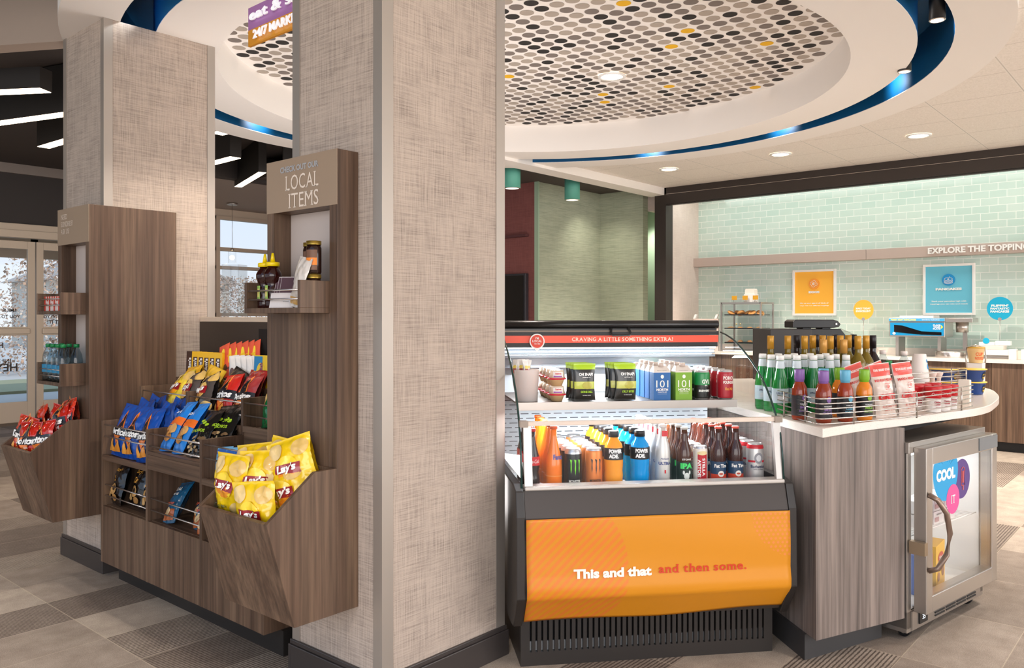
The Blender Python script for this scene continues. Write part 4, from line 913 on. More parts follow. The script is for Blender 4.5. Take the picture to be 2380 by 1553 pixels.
for i, (x, y, dz, lab) in enumerate([(1.80, 3.40, 0, 'black pistachio bag with green leaves at the front of the middle bay'), (1.85, 3.38, .02, 'black pistachio bag behind the front one'), (1.895, 3.34, .04, 'black pistachio bag at the back against the riser'), (1.86, 3.31, .02, 'black pistachio bag wedged against the divider')]):
    o = make_bag('nut_bag', lab, .13, .24, .05, (26, 24, 22), pist_prints(), 81 + i, group='black pistachio bags', rough=.2); o.location = (x, y, .712 + dz); o.rotation_euler = lean(.62, -.15, .1)
for k in range(8):
    o = make_bag('wafer_bar', '%s light blue wafer bar from the left in the right bay' % ('first', 'second', 'third', 'fourth', 'fifth', 'sixth', 'seventh', 'eighth')[k], .075, .135, .02, (120, 180, 220), [('rect', (40, 96, 180), -.034, .105, .034, .125), ('disc', (196, 140, 84), 0, .055, .026, .026), ('disc', (240, 214, 170), .01, .06, .010, .010), ('text', (180, 30, 40), 'CRISPY', .009, .04, 0, .09)], 91 + k, 'candy bar', group='light blue wafer bars', wr=.8)
    o.location = (1.82 + .012 * k, 3.19 - .048 * k, .645); o.rotation_euler = lean(.30, -.1, .5)
# cubbies
def sta_prints():
    return [('text', (226, 160, 60), "Stacy's", .024, .075, 0, .17, .02, .3), ('text', (226, 160, 60), 'Sin', .03, .04, .0, .13, .02, .3), ('disc', (206, 158, 96), .0, .075, .034, .028), ('disc', (46, 34, 24), .004, .08, .016, .012), ('disc', (222, 176, 112), -.03, .045, .022, .018), ('disc', (176, 128, 70), .03, .035, .024, .016)]
for i, (y, x, lab) in enumerate([(4.19, 1.80, 'black pita chip bag at the left of the left cubby'), (4.05, 1.84, 'black pita chip bag in the middle of the left cubby'), (3.90, 1.83, 'black pita chip bag at the right of the left cubby')]):
    o = make_bag('pita_chip_bag', lab, .15, .215, .06, (24, 19, 18), sta_prints(), 101 + i, group='black pita chip bags', rough=.22); o.location = (x, y, .388); o.rotation_euler = lean(.28, -.05, -.1)
def pop_prints(): return [('rect', (176, 92, 44), -.045, .012, .045, .06), ('disc', (232, 200, 150), -.01, .05, .025, .02), ('text', (230, 224, 214), 'REAL', .018, .05, 0, .16, .03), ('text', (214, 92, 60), 'Popcorn', .02, .07, 0, .085, .03, .2), ('text', (230, 224, 214), 'POPS', .012, .04, .01, .13)]
for i, (y, x, roll, lab) in enumerate([(3.62, 1.79, -.2, 'teal blue snack bag at the front of the middle cubby'), (3.52, 1.88, -.25, 'teal blue snack bag behind the front one in the middle cubby'), (3.40, 1.82, -.3, 'teal blue snack bag at the right of the middle cubby'), (3.31, 1.79, -.5, 'teal blue snack bag lying low by the divider')]):
    o = make_bag('snack_bag', lab, .125, .205, .05, (26, 88, 124), pop_prints(), 111 + i, group='teal blue snack bags'); o.location = (x, y, .388); o.rotation_euler = lean(.6, roll, 0)
# ---- gondola, upper tier
o = make_bag('chip_bag', 'pale yellow chip bag leaning at the left of the upper tier', .15, .25, .07, (244, 214, 70), lays_prints(tag_=None), 121, group='chip bags on the upper tier'); o.location = (1.98, 3.98, .842); o.rotation_euler = lean(.55, -.25, 0)
for i, (x, y, c, lab, pr) in enumerate([
    (1.985, 3.84, (84, 74, 70), 'dark grey chip bag with yellow sun mark by the upper left divider', 'g'),
    (2.06, 4.02, (222, 170, 40), 'golden chip bag lying behind the pale yellow one', None), (2.08, 3.90, (226, 180, 50), 'second golden chip bag behind the grey one', None),
    (1.985, 3.68, (84, 76, 72), 'dark grey chip bag with yellow sun mark in the middle bay', 'g'),
    (2.00, 3.53, (204, 42, 34), 'bright red chip bag in the upper middle bay', 'd'), (2.01, 3.38, (166, 58, 58), 'dull red chip bag in the upper middle bay by the divider', 'd'),
    (2.07, 3.66, (40, 34, 30), 'black chip bag lying across the back of the upper tier', None), (2.07, 3.46, (150, 40, 36), 'red chip bag behind the bright red one', None)]):
    pr_ = {'g': lays_prints((240, 200, 110), (236, 170, 90), None), 'd': dor_prints(), None: []}[pr]
    o = make_bag('chip_bag', lab, .155, .235, .07, c, pr_, 122 + i, group='chip bags on the upper tier'); o.location = (x, y, .842 + (.02 if x > 2.05 else 0)); o.rotation_euler = lean(.42, (-.2, -.15, .2, -.3, -.12, -.1, .3, 0)[i], 0)
o = make_bag('chip_bag', 'green snack bag half hidden in the right bay of the upper tier', .14, .20, .06, (20, 110, 60), [('disc', (214, 176, 108), -.04, .12, .012, .03)], 131); o.location = (2.03, 3.165, .842); o.rotation_euler = lean(.3, -.1, 0)
# ---- candy on the top shelf
def carton(name, label, w, d, h, faces, group=None, cat='candy box'):
    o = thing(name, label, cat, group=group); B(-w / 2, 0, 0, w / 2, d, h).build('carton', mat('card_%d_%d_%d' % faces[0], faces[0], .45), o, bevel=.0012)
    mb = MB(); ms = []
    for p in faces[1]:
        m = mat('print_m_%d_%d_%d' % p[1], p[1], .5)
        if m not in ms: ms.append(m)
        k = ms.index(m); f = lambda x, y: (x, -.0012 - .0003 * k, y)
        if p[0] == 'rect': put_rect(mb, p[2], p[3], p[4], p[5], f, k, 1, 1)
        elif p[0] == 'disc': put_disc(mb, p[4], p[5], lambda x, y: f(p[2] + x, p[3] + y), k, 24, 1)
        elif p[0] == 'vtext': put_text(mb, p[2], p[3], lambda x, y: (p[5] - y, -.003, p[6] + x), k, w=p[4], bold=.04)
        else: put_text(mb, p[2], p[3], lambda x, y: (p[5] + x, -.003, p[6] + y), k, w=p[4], bold=.03)
    if mb.v: mb.build('printed_design', ms, o)
    return o
for k in range(6):
    c = (70, 44, 30) if k == 0 else (240, 186, 30)
    o = carton('candy_box', ('brown candy box at the left end of the top shelf' if k == 0 else '%s yellow candy box along the top shelf' % ('', 'first', 'second', 'third', 'fourth', 'fifth')[k]), .05, .02, .155, (c, [('rect', (78, 46, 28), -.014, .03, .014, .125), ('vtext', (250, 246, 240), "m&m's", .02, .085, 0, .078)]), group='upright candy boxes on the top shelf')
    o.location = (2.19, 4.19 - .058 * k, .993); o.rotation_euler = (-.06, 0, FACEX + .35)
for k in range(6):
    o = make_bag('candy_pack', '%s tall orange-red candy pack in the leaning stack on the top shelf' % ('front', 'second', 'third', 'fourth', 'fifth', 'rearmost')[k], .075, .19, .018, (216, 92, 66), [('disc', (250, 220, 60), 0, .12, .014, .045), ('quad', (70, 40, 30), (-.03, .02), (.03, .04), (.02, .07), (-.03, .05)), ('text', (240, 190, 40), 'Reese', .012, .03, 0, .12)], 141 + k, 'candy pack', group='orange-red candy packs', wr=.6)
    o.location = (2.215 + .014 * k, 3.86 - .036 * k, 1.02 + .004 * k); o.rotation_euler = lean(.35, -.38, .3)
for k in range(5):
    o = make_bag('candy_pack', '%s white candy pack from the left on the top shelf' % ('first', 'second', 'third', 'fourth', 'fifth')[k], .06, .15, .018, (236, 230, 224), [('disc', (92, 54, 34), -.005, .06, .016, .026)] if k == 0 else [], 151 + k, 'candy pack', group='white candy packs', wr=.6)
    o.location = (2.165 + .008 * k, 3.70 - .038 * k, .993); o.rotation_euler = lean(.2, -.12, .4)
o = carton('candy_box', 'yellow and blue fish candy box at the right end of the top shelf', .095, .022, .155, ((248, 208, 40), [('rect', (40, 140, 196), -.045, .08, .01, .15), ('disc', (248, 214, 60), .0, .06, .03, .06), ('vtext', (120, 50, 110), 'Swedish', .02, .09, .004, .075), ('vtext', (120, 50, 110), 'Fish', .02, .05, .026, .05)])); o.location = (2.165, 3.46, .993); o.rotation_euler = (-.05, 0, FACEX + .2)
o = carton('candy_box', 'narrow yellow fish candy box beside the walnut cabinet', .05, .022, .155, ((248, 204, 30), [('vtext', (120, 50, 110), 'Swedish Fish', .016, .10, 0, .08)])); o.location = (2.165, 3.385, .993); o.rotation_euler = (-.05, 0, FACEX)

# ---------------------------------------------------------------- bottles and cans
def wrapf(r, o=.0006): return lambda x, z: ((r + o) * sin(x / r), -(r + o) * cos(x / r), z)
def can(name, label, r, h, mats_, prof_m, prints, cat='can', group=None):
    o = thing(name, label, cat, group=group)
    pr = [(r * .82, 0), (r * .98, .006), (r, .012), (r, h * .5), (r, h - .018), (r * .95, h - .008), (r * .86, h - .003), (r * .86, h)]
    MB().lathe(pr, 28, ms=prof_m).build('can_body', mats_, o)
    MB().lathe([(r * .84, h), (r * .84, h + .0012), (r * .78, h + .0008), (r * .77, h - .003), (.001, h - .003)], 24, cap=False).build('lid', CHROME, o)
    mb = MB(); ms = []
    for p in prints:
        m = mat('ink_%d_%d_%d' % p[1], p[1], .35)
        if m not in ms: ms.append(m)
        k = ms.index(m); f = wrapf(r, .0005 + .0002 * k)
        if p[0] == 'disc': put_disc(mb, p[4], p[5], lambda x, y: f(p[2] + x, p[3] + y), k, 20, 3)
        elif p[0] == 'rect': put_rect(mb, p[2], p[3], p[4], p[5], f, k, 8, 1)
        elif p[0] == 'claw':
            for c_ in (-.016, 0, .016):
                zz = [(c_ - .004, p[2] + p[3]), (c_ + .005, p[2] + p[3] - .004), (c_ + .003, p[2] + p[3] * .6), (c_ + .004, p[2] + p[3] * .3), (c_ + .001, p[2] - (.008 if c_ == 0 else 0)), (c_ - .001, p[2] + p[3] * .35), (c_, p[2] + p[3] * .7)]
                mb.add([wrapf(r, .001)(a, b) for a, b in zz], [tuple(range(7))[::-1]], k)
        elif p[0] == 'vtext': put_text(mb, p[2], p[3], lambda x, y: wrapf(r, .0014)(p[5] + y, p[6] - x), k, w=p[4], bold=.03)
        else: put_text(mb, p[2], p[3], lambda x, y: wrapf(r, .0014)(p[5] + x, p[6] + y), k, w=p[4], bold=p[7] if len(p) > 7 else .03, shear=p[8] if len(p) > 8 else 0.0)
    if mb.v: mb.build('printed_design', ms, o)
    return o
def bottle(name, label, prof, body, capr, capz, capm, lab=None, prints=(), cat='bottle', group=None, extra=None):
    o = thing(name, label, cat, group=group); MB().lathe(prof, 24).build('bottle_body', body, o)
    MB().lathe([(capr, capz[0]), (capr, capz[1] - .002), (capr * .9, capz[1])], 20).build('cap', capm, o)
    if lab: r, z0, z1, m = lab; MB().lathe([(r, z0), (r, z1)], 24, cap=False).build('paper_label', m, o)
    mb = MB(); ms = []
    for p in prints:
        m = mat('ink_%d_%d_%d' % p[1], p[1], .35)
        if m not in ms: ms.append(m)
        k = ms.index(m); r = (lab[0] if lab else prof[1][0])
        if p[0] == 'disc': put_disc(mb, p[4], p[5], lambda x, y: wrapf(r, .0006 + .0002 * k)(p[2] + x, p[3] + y), k, 20, 3)
        elif p[0] == 'rect': put_rect(mb, p[2], p[3], p[4], p[5], wrapf(r, .0006 + .0002 * k), k, 10, 1)
        else: put_text(mb, p[2], p[3], lambda x, y: wrapf(r, .0014)(p[5] + x, p[6] + y), k, w=p[4], bold=p[7] if len(p) > 7 else .03, shear=p[8] if len(p) > 8 else 0.0)
    if mb.v: mb.build('label_print', ms, o)
    if extra: extra(o)
    return o
ALUM = mat('can_aluminium', (200, 200, 204), .28, .85)
def liq(name, c, r=.1, **k): return mat(name, c, r, coat=.0, **k)
def s_at(px, t):
    v = FW + RT * ((px - 1190) / 1891.0); a = CP + CNv * t
    # solve v*d = a + CWv*s
    det = v.x * (-CWv.y) + CWv.x * v.y; d = (a.x * (-CWv.y) + CWv.x * a.y) / det; q = v * d - a; return q.dot(CWv)
ORD = ('front', 'second', 'third', 'fourth', 'fifth', 'sixth')
def column_of(proto, px, z, t0, step, n, desc, group):
    pr = proto if isinstance(proto, Proto) else Proto(proto); s = s_at(px, t0)
    for k in range(n): pr(cl(s, t0 + step * k, z), (0, 0, CA), '%s, %s in its row' % (desc, ORD[k]), group)
    return pr
DK, TS = .665, .986
cola = bottle('cola_bottle', 'x', [(.026, 0), (.029, .01), (.029, .05), (.025, .07), (.029, .10), (.029, .125), (.018, .17), (.0115, .20), (.0115, .232)], liq('cola', (34, 14, 10)), .0135, (.226, .238), mat('red_cap', (200, 30, 36), .4), (.0295, .098, .132, mat('red_label', (214, 22, 30), .4)), [('text', (252, 250, 248), 'Coca-Cola', .014, .048, 0, .115, .0, .3)])
column_of(cola, 1237, DK, .03, .065, 4, 'dark cola bottle with red label beside the left cooler glass', 'cola bottles')
osod = bottle('orange_soda_bottle', 'x', [(.029, 0), (.032, .01), (.032, .09), (.030, .12), (.019, .165), (.0125, .20), (.012, .238)], liq('orange_soda', (244, 122, 10)), .0145, (.234, .246), mat('orange_cap', (226, 92, 30), .4), (.0325, .055, .058, mat('faint_band', (240, 150, 60), .3)), [('text', (60, 80, 160), 'Fanta', .02, .04, .012, .13)])
column_of(osod, 1287, DK, .03, .07, 6, 'orange soda glass bottle', 'orange soda bottles')
mg = can('energy_drink_can', 'x', .0335, .157, [ALUM, mat('monster_black', (18, 20, 20), .25, .3)], [0, 0, 1, 1, 0, 0, 0], [('claw', (120, 220, 50), .065, .055), ('text', (240, 244, 236), 'MONSTER', .011, .046, 0, .035)])
column_of(mg, 1332, DK, .03, .071, 6, 'black energy drink can with green claw mark', 'black energy cans')
mo = can('energy_drink_can', 'x', .0335, .157, [ALUM, mat('monster_orange', (226, 128, 56), .3, .3)], [0, 1, 1, 1, 1, 0, 0], [('claw', (60, 52, 50), .065, .055), ('text', (70, 50, 40), 'MONSTER', .011, .046, 0, .035)])
column_of(mo, 1380, DK, .03, .071, 6, 'orange energy drink can with dark claw mark', 'orange energy cans')
def pade(c, nm):
    return bottle('sports_drink_bottle', 'x', [(.033, 0), (.037, .012), (.035, .03), (.037, .05), (.035, .07), (.037, .09), (.0375, .145), (.033, .17), (.02, .188), (.0185, .20)], liq(nm, c), .021, (.198, .222), BLACK, (.0382, .112, .158, mat('black_label', (22, 22, 24), .35)), [('text', (248, 248, 248), 'POWER', .016, .052, -.002, .146, .06), ('text', (248, 248, 248), 'ADE.', .016, .038, -.009, .127, .06)])
column_of(pade((250, 160, 30), 'sports_orange'), 1426, DK, .035, .079, 5, 'orange sports drink bottle with black cap', 'orange sports drinks')
column_of(pade((10, 150, 224), 'sports_blue'), 1487, DK, .035, .079, 5, 'bright blue sports drink bottle with black cap', 'blue sports drinks')
ul = bottle('aluminium_beer_bottle', 'x', [(.026, 0), (.029, .008), (.029, .135), (.026, .16), (.0165, .195), (.0145, .235)], mat('white_aluminium', (218, 216, 212), .35, .3), .0155, (.232, .244), WHITE, (.0295, .04, .0405, WHITE), [('text', (50, 66, 130), 'Michelob', .007, .034, 0, .112, 0, .3), ('text', (50, 66, 130), 'ULTRA', .012, .05, 0, .094), ('rect', (206, 40, 50), -.002, .055, .004, .068), ('rect', (214, 60, 66), -.012, .20, .012, .222)])
column_of(ul, 1540, DK, .03, .062, 6, 'white aluminium beer bottle with red neck mark', 'white aluminium beer bottles')
beerp = [(.028, 0), (.0305, .008), (.0305, .12), (.028, .145), (.016, .175), (.0135, .20), (.013, .225)]
ipa = bottle('beer_bottle', 'x', beerp, liq('amber_glass', (70, 34, 14)), .0145, (.222, .231), mat('pale_cap', (200, 196, 190), .4), (.031, .012, .098, mat('ipa_label', (14, 40, 32), .4)), [('text', (230, 232, 226), 'STONE', .007, .036, 0, .107), ('text', (70, 220, 110), 'IPA', .022, .05, 0, .082, .06), ('disc', (225, 232, 226), 0, .042, .011, .014), ('disc', (225, 232, 226), -.012, .056, .004, .008), ('disc', (225, 232, 226), .012, .056, .004, .008)])
column_of(ipa, 1590, DK, .03, .066, 5, 'brown beer bottle with green lettered label', 'brown green-label beer bottles')
st = can('beer_can', 'x', .029, .155, [ALUM, mat('cream_can', (236, 228, 216), .3)], [0, 1, 1, 1, 1, 0, 0], [('rect', (190, 20, 36), -.020, .02, .020, .125), ('disc', (236, 214, 160), 0, .016, .022, .008), ('disc', (236, 214, 160), 0, .13, .022, .008), ('vtext', (250, 248, 244), 'STELLA', .012, .07, .004, .075), ('vtext', (250, 248, 244), 'ARTOIS', .012, .07, -.013, .07)])
column_of(st, 1627, DK, .03, .062, 6, 'slim cream and red beer can', 'cream beer cans')
ft = bottle('beer_bottle', 'x', beerp, liq('amber_glass2', (58, 24, 14)), .0145, (.222, .231), mat('coral_cap', (226, 92, 76), .4), (.031, .012, .095, mat('navy_label', (24, 60, 92), .4)), [('rect', (206, 66, 40), -.047, .012, .047, .045), ('text', (250, 246, 240), 'Fat Tire', .014, .052, 0, .078, .04), ('disc', (240, 232, 222), 0, .047, .012, .012), ('disc', (190, 80, 60), 0, .047, .008, .004), ('text', (250, 246, 240), 'AMBER ALE', .004, .022, 0, .024)])
fp = column_of(ft, 1669, DK, .03, .066, 5, 'brown beer bottle with navy label, left of the pair', 'navy-label beer bottles')
column_of(fp, 1709, DK, .03, .066, 5, 'brown beer bottle with navy label, right of the pair', 'navy-label beer bottles')
bd = can('beer_can', 'x', .0335, .160, [ALUM, mat('silver_can', (206, 204, 202), .3, .4), mat('red_can_top', (200, 30, 40), .3)], [0, 1, 1, 1, 2, 2, 0], [('disc', (150, 150, 156), 0, .105, .018, .022), ('disc', (226, 226, 228), 0, .105, .010, .013), ('rect', (200, 30, 44), -.045, .088, -.014, .096), ('rect', (200, 30, 44), .014, .088, .045, .096), ('text', (50, 56, 90), 'Budweiser', .013, .062, 0, .072, .02), ('text', (90, 90, 100), 'KING OF BEERS', .004, .04, 0, .060)])
bp = column_of(bd, 1755, DK, .03, .071, 6, 'tall silver beer can with red top by the right cooler glass', 'silver and red beer cans')
# top shelf
bk = thing('white_bucket', 'white tub full of wrapped cheese sticks on the cooler shelf', 'tub', cl(s_at(1224, .24), .245, TS), (0, 0, CA))
MB().lathe([(.046, 0), (.053, .128), (.055, .13), (.051, .128), (.047, .02), (.001, .02)], 28).build('tub', mat('tub_white', (232, 220, 214), .4), bk)
rd = random.Random(9)
for k in range(9):
    o = make_bag('cheese_stick', '%s wrapped cheese stick standing in the white tub' % ('front', 'second', 'third', 'fourth', 'fifth', 'sixth', 'seventh', 'eighth', 'ninth')[k], .024, .15, .014, (226, 220, 214), [('disc', (150, 50, 40), 0, .105, .009, .012), ('disc', (226, 200, 90), 0, .12, .008, .007)], 160 + k, 'snack stick', group='cheese sticks in the tub', wr=.5)
    a = k * .7; s0 = s_at(1224, .24); o.location = cl(s0 + .026 * cos(a) * (k % 3) / 2 - .012, .245 + .026 * sin(a), TS + .022); o.rotation_euler = (rd.uniform(-.1, .1), rd.uniform(-.15, .15), CA + rd.uniform(-.5, .5))
hm = thing('hummus_cup', 'x', 'dip cup')
MB().lathe([(.022, 0), (.030, .022), (.034, .026)], 24).build('dip_bowl', mat('hummus', (206, 170, 124), .5), hm); MB().lathe([(.038, .026), (.038, .031), (.036, .032)], 24).build('red_rim', mat('rim_red', (206, 30, 50), .35), hm)
MB().lathe([(.034, .032), (.028, .062), (.024, .064)], 24).build('clear_dome', mat('pretzel_dome', (222, 200, 176), .2, coat=.5), hm)
mb = MB(); put_rect(mb, -.022, .036, .022, .058, wrapf(.0325), 0, 6, 1); put_text(mb, 'Sabra', .007, lambda x, y: wrapf(.034)(x, .051 + y), 1, w=.026, bold=.03); put_rect(mb, -.02, .036, .016, .042, wrapf(.0332), 2, 6, 1); mb.build('paper_band', [mat('band_white', (240, 232, 226), .5), mat('ink_204_40_50', (204, 40, 50), .5), mat('band_violet', (150, 90, 170), .5)], hm)
hp = Proto(hm)
for t in (.225, .305, .385, .465):
    for lv in (0, 1):
        hp(cl(s_at(1294, .225), t, TS + .064 * lv), (0, 0, CA), '%s hummus cup in the %s stack on the cooler shelf' % (('lower', 'upper')[lv], ORD[int(round((t - .225) / .08))]), 'stacked hummus cups')
def pouch(lab, c2, t2, seed): return make_bag('pickle_pouch', lab, .092, .152, .03, (30, 30, 28), [('rect', (178, 214, 40), -.046, .128, .046, .152), ('rect', c2, -.042, .048, .042, .078), ('disc', (186, 178, 70), .01, .062, .02, .015), ('text', (250, 248, 244), 'OH SNAP!', .013, .058, .004, .108, .04), ('text', (250, 248, 244), 'pickling co.', .005, .034, .006, .095), ('text', (170, 214, 50), t2, .009, .05, .006, .036, .04), ('text', (230, 230, 226), 'NO BRINE ADDED', .003, .034, .006, .022)], seed, 'pouch', wr=.25, rough=.35)
for px, tt, t2, c2, sd in ((1359, 'gone dill', 'GONE DILL', (196, 204, 70), 170), (1452, 'dilly bites', 'DILLY BITES', (206, 206, 96), 175)):
    s0 = s_at(px, .215)
    for k in range(4):
        o = pouch('%s lime-topped black pickle pouch in the %s row' % (ORD[k], 'left' if px < 1400 else 'right'), c2, t2, sd + k); o.location = cl(s0 - .004 * k, .215 + .035 * k, TS + .002); o.rotation_euler = (-.03, 0, CA); o['group'] = 'black pickle pouches'
def cart101(c, v):
    o = thing('wine_carton', 'x', 'carton'); w, h = .036, .115
    mb = MB(); mb.box(-w, -.028, 0, w, .028, h, 0); mb.box(-w, -.028, h, w, .028, h + .004, 1); mb.add([(-w, -.028, h + .004), (w, -.028, h + .004), (w, .028, h + .004), (-w, .028, h + .004), (-w * .75, -.004, .142), (w * .75, -.004, .142), (w * .75, .012, .142), (-w * .75, .012, .142)], [(0, 1, 5, 4), (1, 2, 6, 5), (2, 3, 7, 6), (3, 0, 4, 7), (4, 5, 6, 7)], 1)
    mb.build('carton_body', [mat('carton_%d' % c[0], c, .4), mat('carton_cream', (226, 216, 206), .45)], o)
    MB().lathe([(.0115, 0), (.0115, .016)], 18, fn=lambda p: (p[0], p[1] - .01, .138 + p[2])).build('cap', mat('carton_cap', (206, 188, 176), .45), o)
    mb = MB()
    for t, hh, ww, z in (('101', .030, .052, .068), ('NORTH', .011, .050, .044), ('WINE-TO-GO', .004, .040, .034)): put_text(mb, t, hh, lambda x, y: (x, -.0295, z + y), w=ww, bold=.0 if t == '101' else .04)
    put_disc(mb, .007, .008, lambda x, y: (x, -.0295, .098 + y)); put_rect(mb, -.02, .026, .02, .0266, lambda x, y: (x, -.0295, y))
    mb.build('label_print', mat('cream_ink', (244, 240, 230), .5), o)
    mb = MB(); put_text(mb, v, .0045, lambda x, y: (x, -.025 - .0, .122 + y), w=.04); mb.build('variety_print', mat('grey_ink', (110, 104, 100), .5), o)
    return o
column_of(cart101((30, 96, 160), 'PINOT GRIGIO'), 1534, TS, .22, .066, 5, 'blue wine carton with white cap on the cooler shelf', 'blue wine cartons')
column_of(cart101((122, 168, 40), 'CHARDONNAY'), 1584, TS, .22, .066, 5, 'green wine carton with white cap on the cooler shelf', 'green wine cartons')
gv = can('beer_can', 'x', .033, .122, [ALUM, mat('green_can', (20, 132, 66), .3), mat('black_can', (24, 26, 24), .3)], [0, 2, 2, 1, 1, 0, 0], [('text', (240, 244, 236), 'GVL', .018, .034, .006, .076), ('text', (240, 244, 236), 'IPA', .006, .012, .006, .06), ('rect', (24, 26, 24), -.028, .03, .028, .046), ('text', (240, 244, 236), 'BREWERY', .009, .048, 0, .038)])
column_of(gv, 1631, TS, .215, .072, 5, 'green and black beer can on the cooler shelf', 'green beer cans')
po = can('beer_can', 'x', .033, .122, [ALUM, mat('red_can', (172, 30, 44), .3)], [0, 1, 1, 1, 1, 0, 0], [('text', (244, 232, 224), 'PORCH', .015, .048, .004, .09, .04), ('text', (244, 232, 224), 'POUNDER', .013, .048, .004, .072, .04), ('text', (236, 170, 60), 'Red Ale', .012, .034, .004, .045, .02, .3)])
column_of(po, 1685, TS, .215, .072, 5, 'red beer can on the cooler shelf', 'red beer cans')
# ---------------------------------------------------------------- island counter goods
CT = .915
def sauce(c, capc, nm, t):
    o = bottle('sauce_bottle', 'x', [(.028, 0), (.031, .012), (.031, .105), (.029, .13), (.017, .155), (.0145, .165)], liq('sauce_' + nm, c), .019, (.162, .205), mat('sleeve_' + nm, capc, .4), (.0316, .018, .10, mat('sauce_label', (24, 22, 26), .5)), [('disc', capc, .004, .092, .010, .012), ('text', (236, 236, 236), 'NOBLE MADE', .005, .034, .002, .066), ('text', capc, t[0], .010, .034, .002, .053, .04), ('text', capc, t[1], .010, .04, .002, .039, .04)], cat='sauce bottle')
    MB().lathe([(.0165, .150), (.019, .163), (.0205, .166), (.0205, .20), (.019, .205), (.001, .205)], 20).build('neck_sleeve', MATS['sleeve_' + nm], o); return o
AM = radians(-38)
pu = Proto(sauce((136, 50, 24), (130, 92, 160), 'purple', ('SMOKY', 'BBQ'))); bl = Proto(sauce((150, 56, 26), (96, 170, 200), 'blue', ('CLASSIC', 'BBQ'))); gr = Proto(sauce((222, 128, 30), (126, 176, 36), 'green', ('MILD', 'BUFFALO')))
G_ = 'sauce bottles at the counter corner'
pu((3.235, 1.165, CT), (0, 0, AM), 'purple-capped sauce bottle nearest the counter corner', G_); pu((3.27, 1.275, CT), (0, 0, AM), 'purple-capped sauce bottle behind the front purple one', G_)
bl((3.335, 1.115, CT), (0, 0, AM), 'blue-capped red sauce bottle in the front row', G_); bl((3.375, 1.215, CT), (0, 0, AM), 'blue-capped sauce bottle behind, between two purple ones', G_)
gr((3.425, 1.07, CT), (0, 0, AM), 'green-capped orange sauce bottle in the front row', G_); gr((3.475, 1.185, CT), (0, 0, AM), 'green-capped orange sauce bottle in the second row', G_)
mw = Proto(bottle('mineral_water_bottle', 'x', [(.030, 0), (.034, .012), (.034, .11), (.030, .15), (.017, .20), (.0145, .232)], liq('green_glass', (22, 120, 50)), .0165, (.228, .25), WHITE, (.0346, .045, .108, mat('pale_blue_label', (188, 208, 214), .5)), [('text', (40, 54, 96), 'S.PELLEGRINO', .008, .052, 0, .088), ('rect', (214, 222, 222), -.02, .055, .02, .075)], extra=lambda o: MB().lathe([(.0196, .194), (.0165, .226)], 18, cap=False).build('neck_label', mat('silver_neck', (206, 216, 222), .4), o)))
rows = [(3.44, 1.44), (3.50, 1.38), (3.56, 1.33), (3.62, 1.27)]
nm = 0
for j in range(3):
    for i in range(5):
        s0, t0 = 1.185 + .077 * i, .27 + .085 * j
        x, y, _ = cl(s0, t0)
        mw((x, y, CT), (0, 0, AM - .2), 'green mineral water bottle, %s from the left in the %s row' % (('first', 'second', 'third', 'fourth', 'fifth')[i], ('front', 'middle', 'back')[j]), 'green mineral water bottles'); nm += 1
def wine(body, capc, nm):
    o = bottle('wine_bottle', 'x', [(.034, 0), (.037, .006), (.037, .175), (.034, .20), (.016, .235), (.0145, .25), (.0145, .30)], liq('wine_' + nm, body), .0162, (.26, .325), mat('capsule_' + nm, capc, .35, .2), (.0376, .06, .15, mat('wine_label_' + nm, (232, 224, 206) if nm != 'teal' else (20, 110, 110), .5))); return o
wg = Proto(wine((120, 100, 26), (196, 142, 44), 'gold')); wr_ = Proto(wine((30, 14, 16), (30, 22, 26), 'red')); wt = Proto(wine((84, 72, 22), (200, 146, 70), 'tan'))
L_ = ('first', 'second', 'third', 'fourth', 'fifth', 'sixth', 'seventh', 'eighth', 'ninth', 'tenth', 'eleventh')
for i, (px, d) in enumerate([(1791, 4.02), (1831, 4.02), (1870, 4.0), (1889, 4.1), (1912, 4.1), (1930, 4.0), (1953, 4.08), (1972, 4.16), (1994, 3.98), (2013, 4.06)]):
    wg(at(px, d, CT), (0, 0, -.7), 'gold-capped white wine bottle, %s from the left' % L_[i], 'gold-capped wine bottles')
for i, (px, d) in enumerate([(1852, 4.16), (1897, 4.28), (1942, 4.3), (1984, 4.3), (2029, 4.12)]):
    wr_(at(px, d, CT), (0, 0, -.7), 'black-capped red wine bottle, %s from the left' % L_[i], 'black-capped wine bottles')
wt(at(1914, 3.78, CT - .012), (0, 0, -.7), 'shorter tan-capped wine bottle standing forward, left one', 'tan-capped wine bottles'); wt(at(1961, 3.78, CT - .012), (0, 0, -.7), 'shorter tan-capped wine bottle standing forward, right one', 'tan-capped wine bottles')
MATS['clear_water'] = BGLASS
def water(h, r, capc, nm, lab=None):
    o = bottle('water_bottle', 'x', [(r * .9, 0), (r, .01), (r * .94, h * .2), (r, h * .3), (r * .94, h * .42), (r, h * .55), (r * .85, h * .72), (r * .42, h * .88), (r * .4, h * .93)], BGLASS, r * .45, (h * .91, h), mat('cap_' + nm, capc, .4), lab); return o
w1 = Proto(water(.245, .036, (238, 226, 220), 'white'))
for px, d, l in ((2052, 4.25, 'left'), (2101, 4.1, 'right')): w1(at(px, d, CT), (0, 0, 0), 'tall clear water bottle with white cap, %s one behind the popcorn bags' % l, 'white-capped clear bottles')
w2 = Proto(water(.185, .034, (236, 170, 140), 'peach'))
for px, d, l in ((2043, 3.98, 'left'), (2080, 3.92, 'right')): w2(at(px, d, CT), (0, 0, 0), 'short clear bottle with peach cap, %s one' % l, 'peach-capped clear bottles')
w3 = Proto(water(.20, .034, (40, 140, 80), 'green')); w3(at(2066, 4.05, CT), (0, 0, 0), 'clear bottle with green cap beside the peach caps')
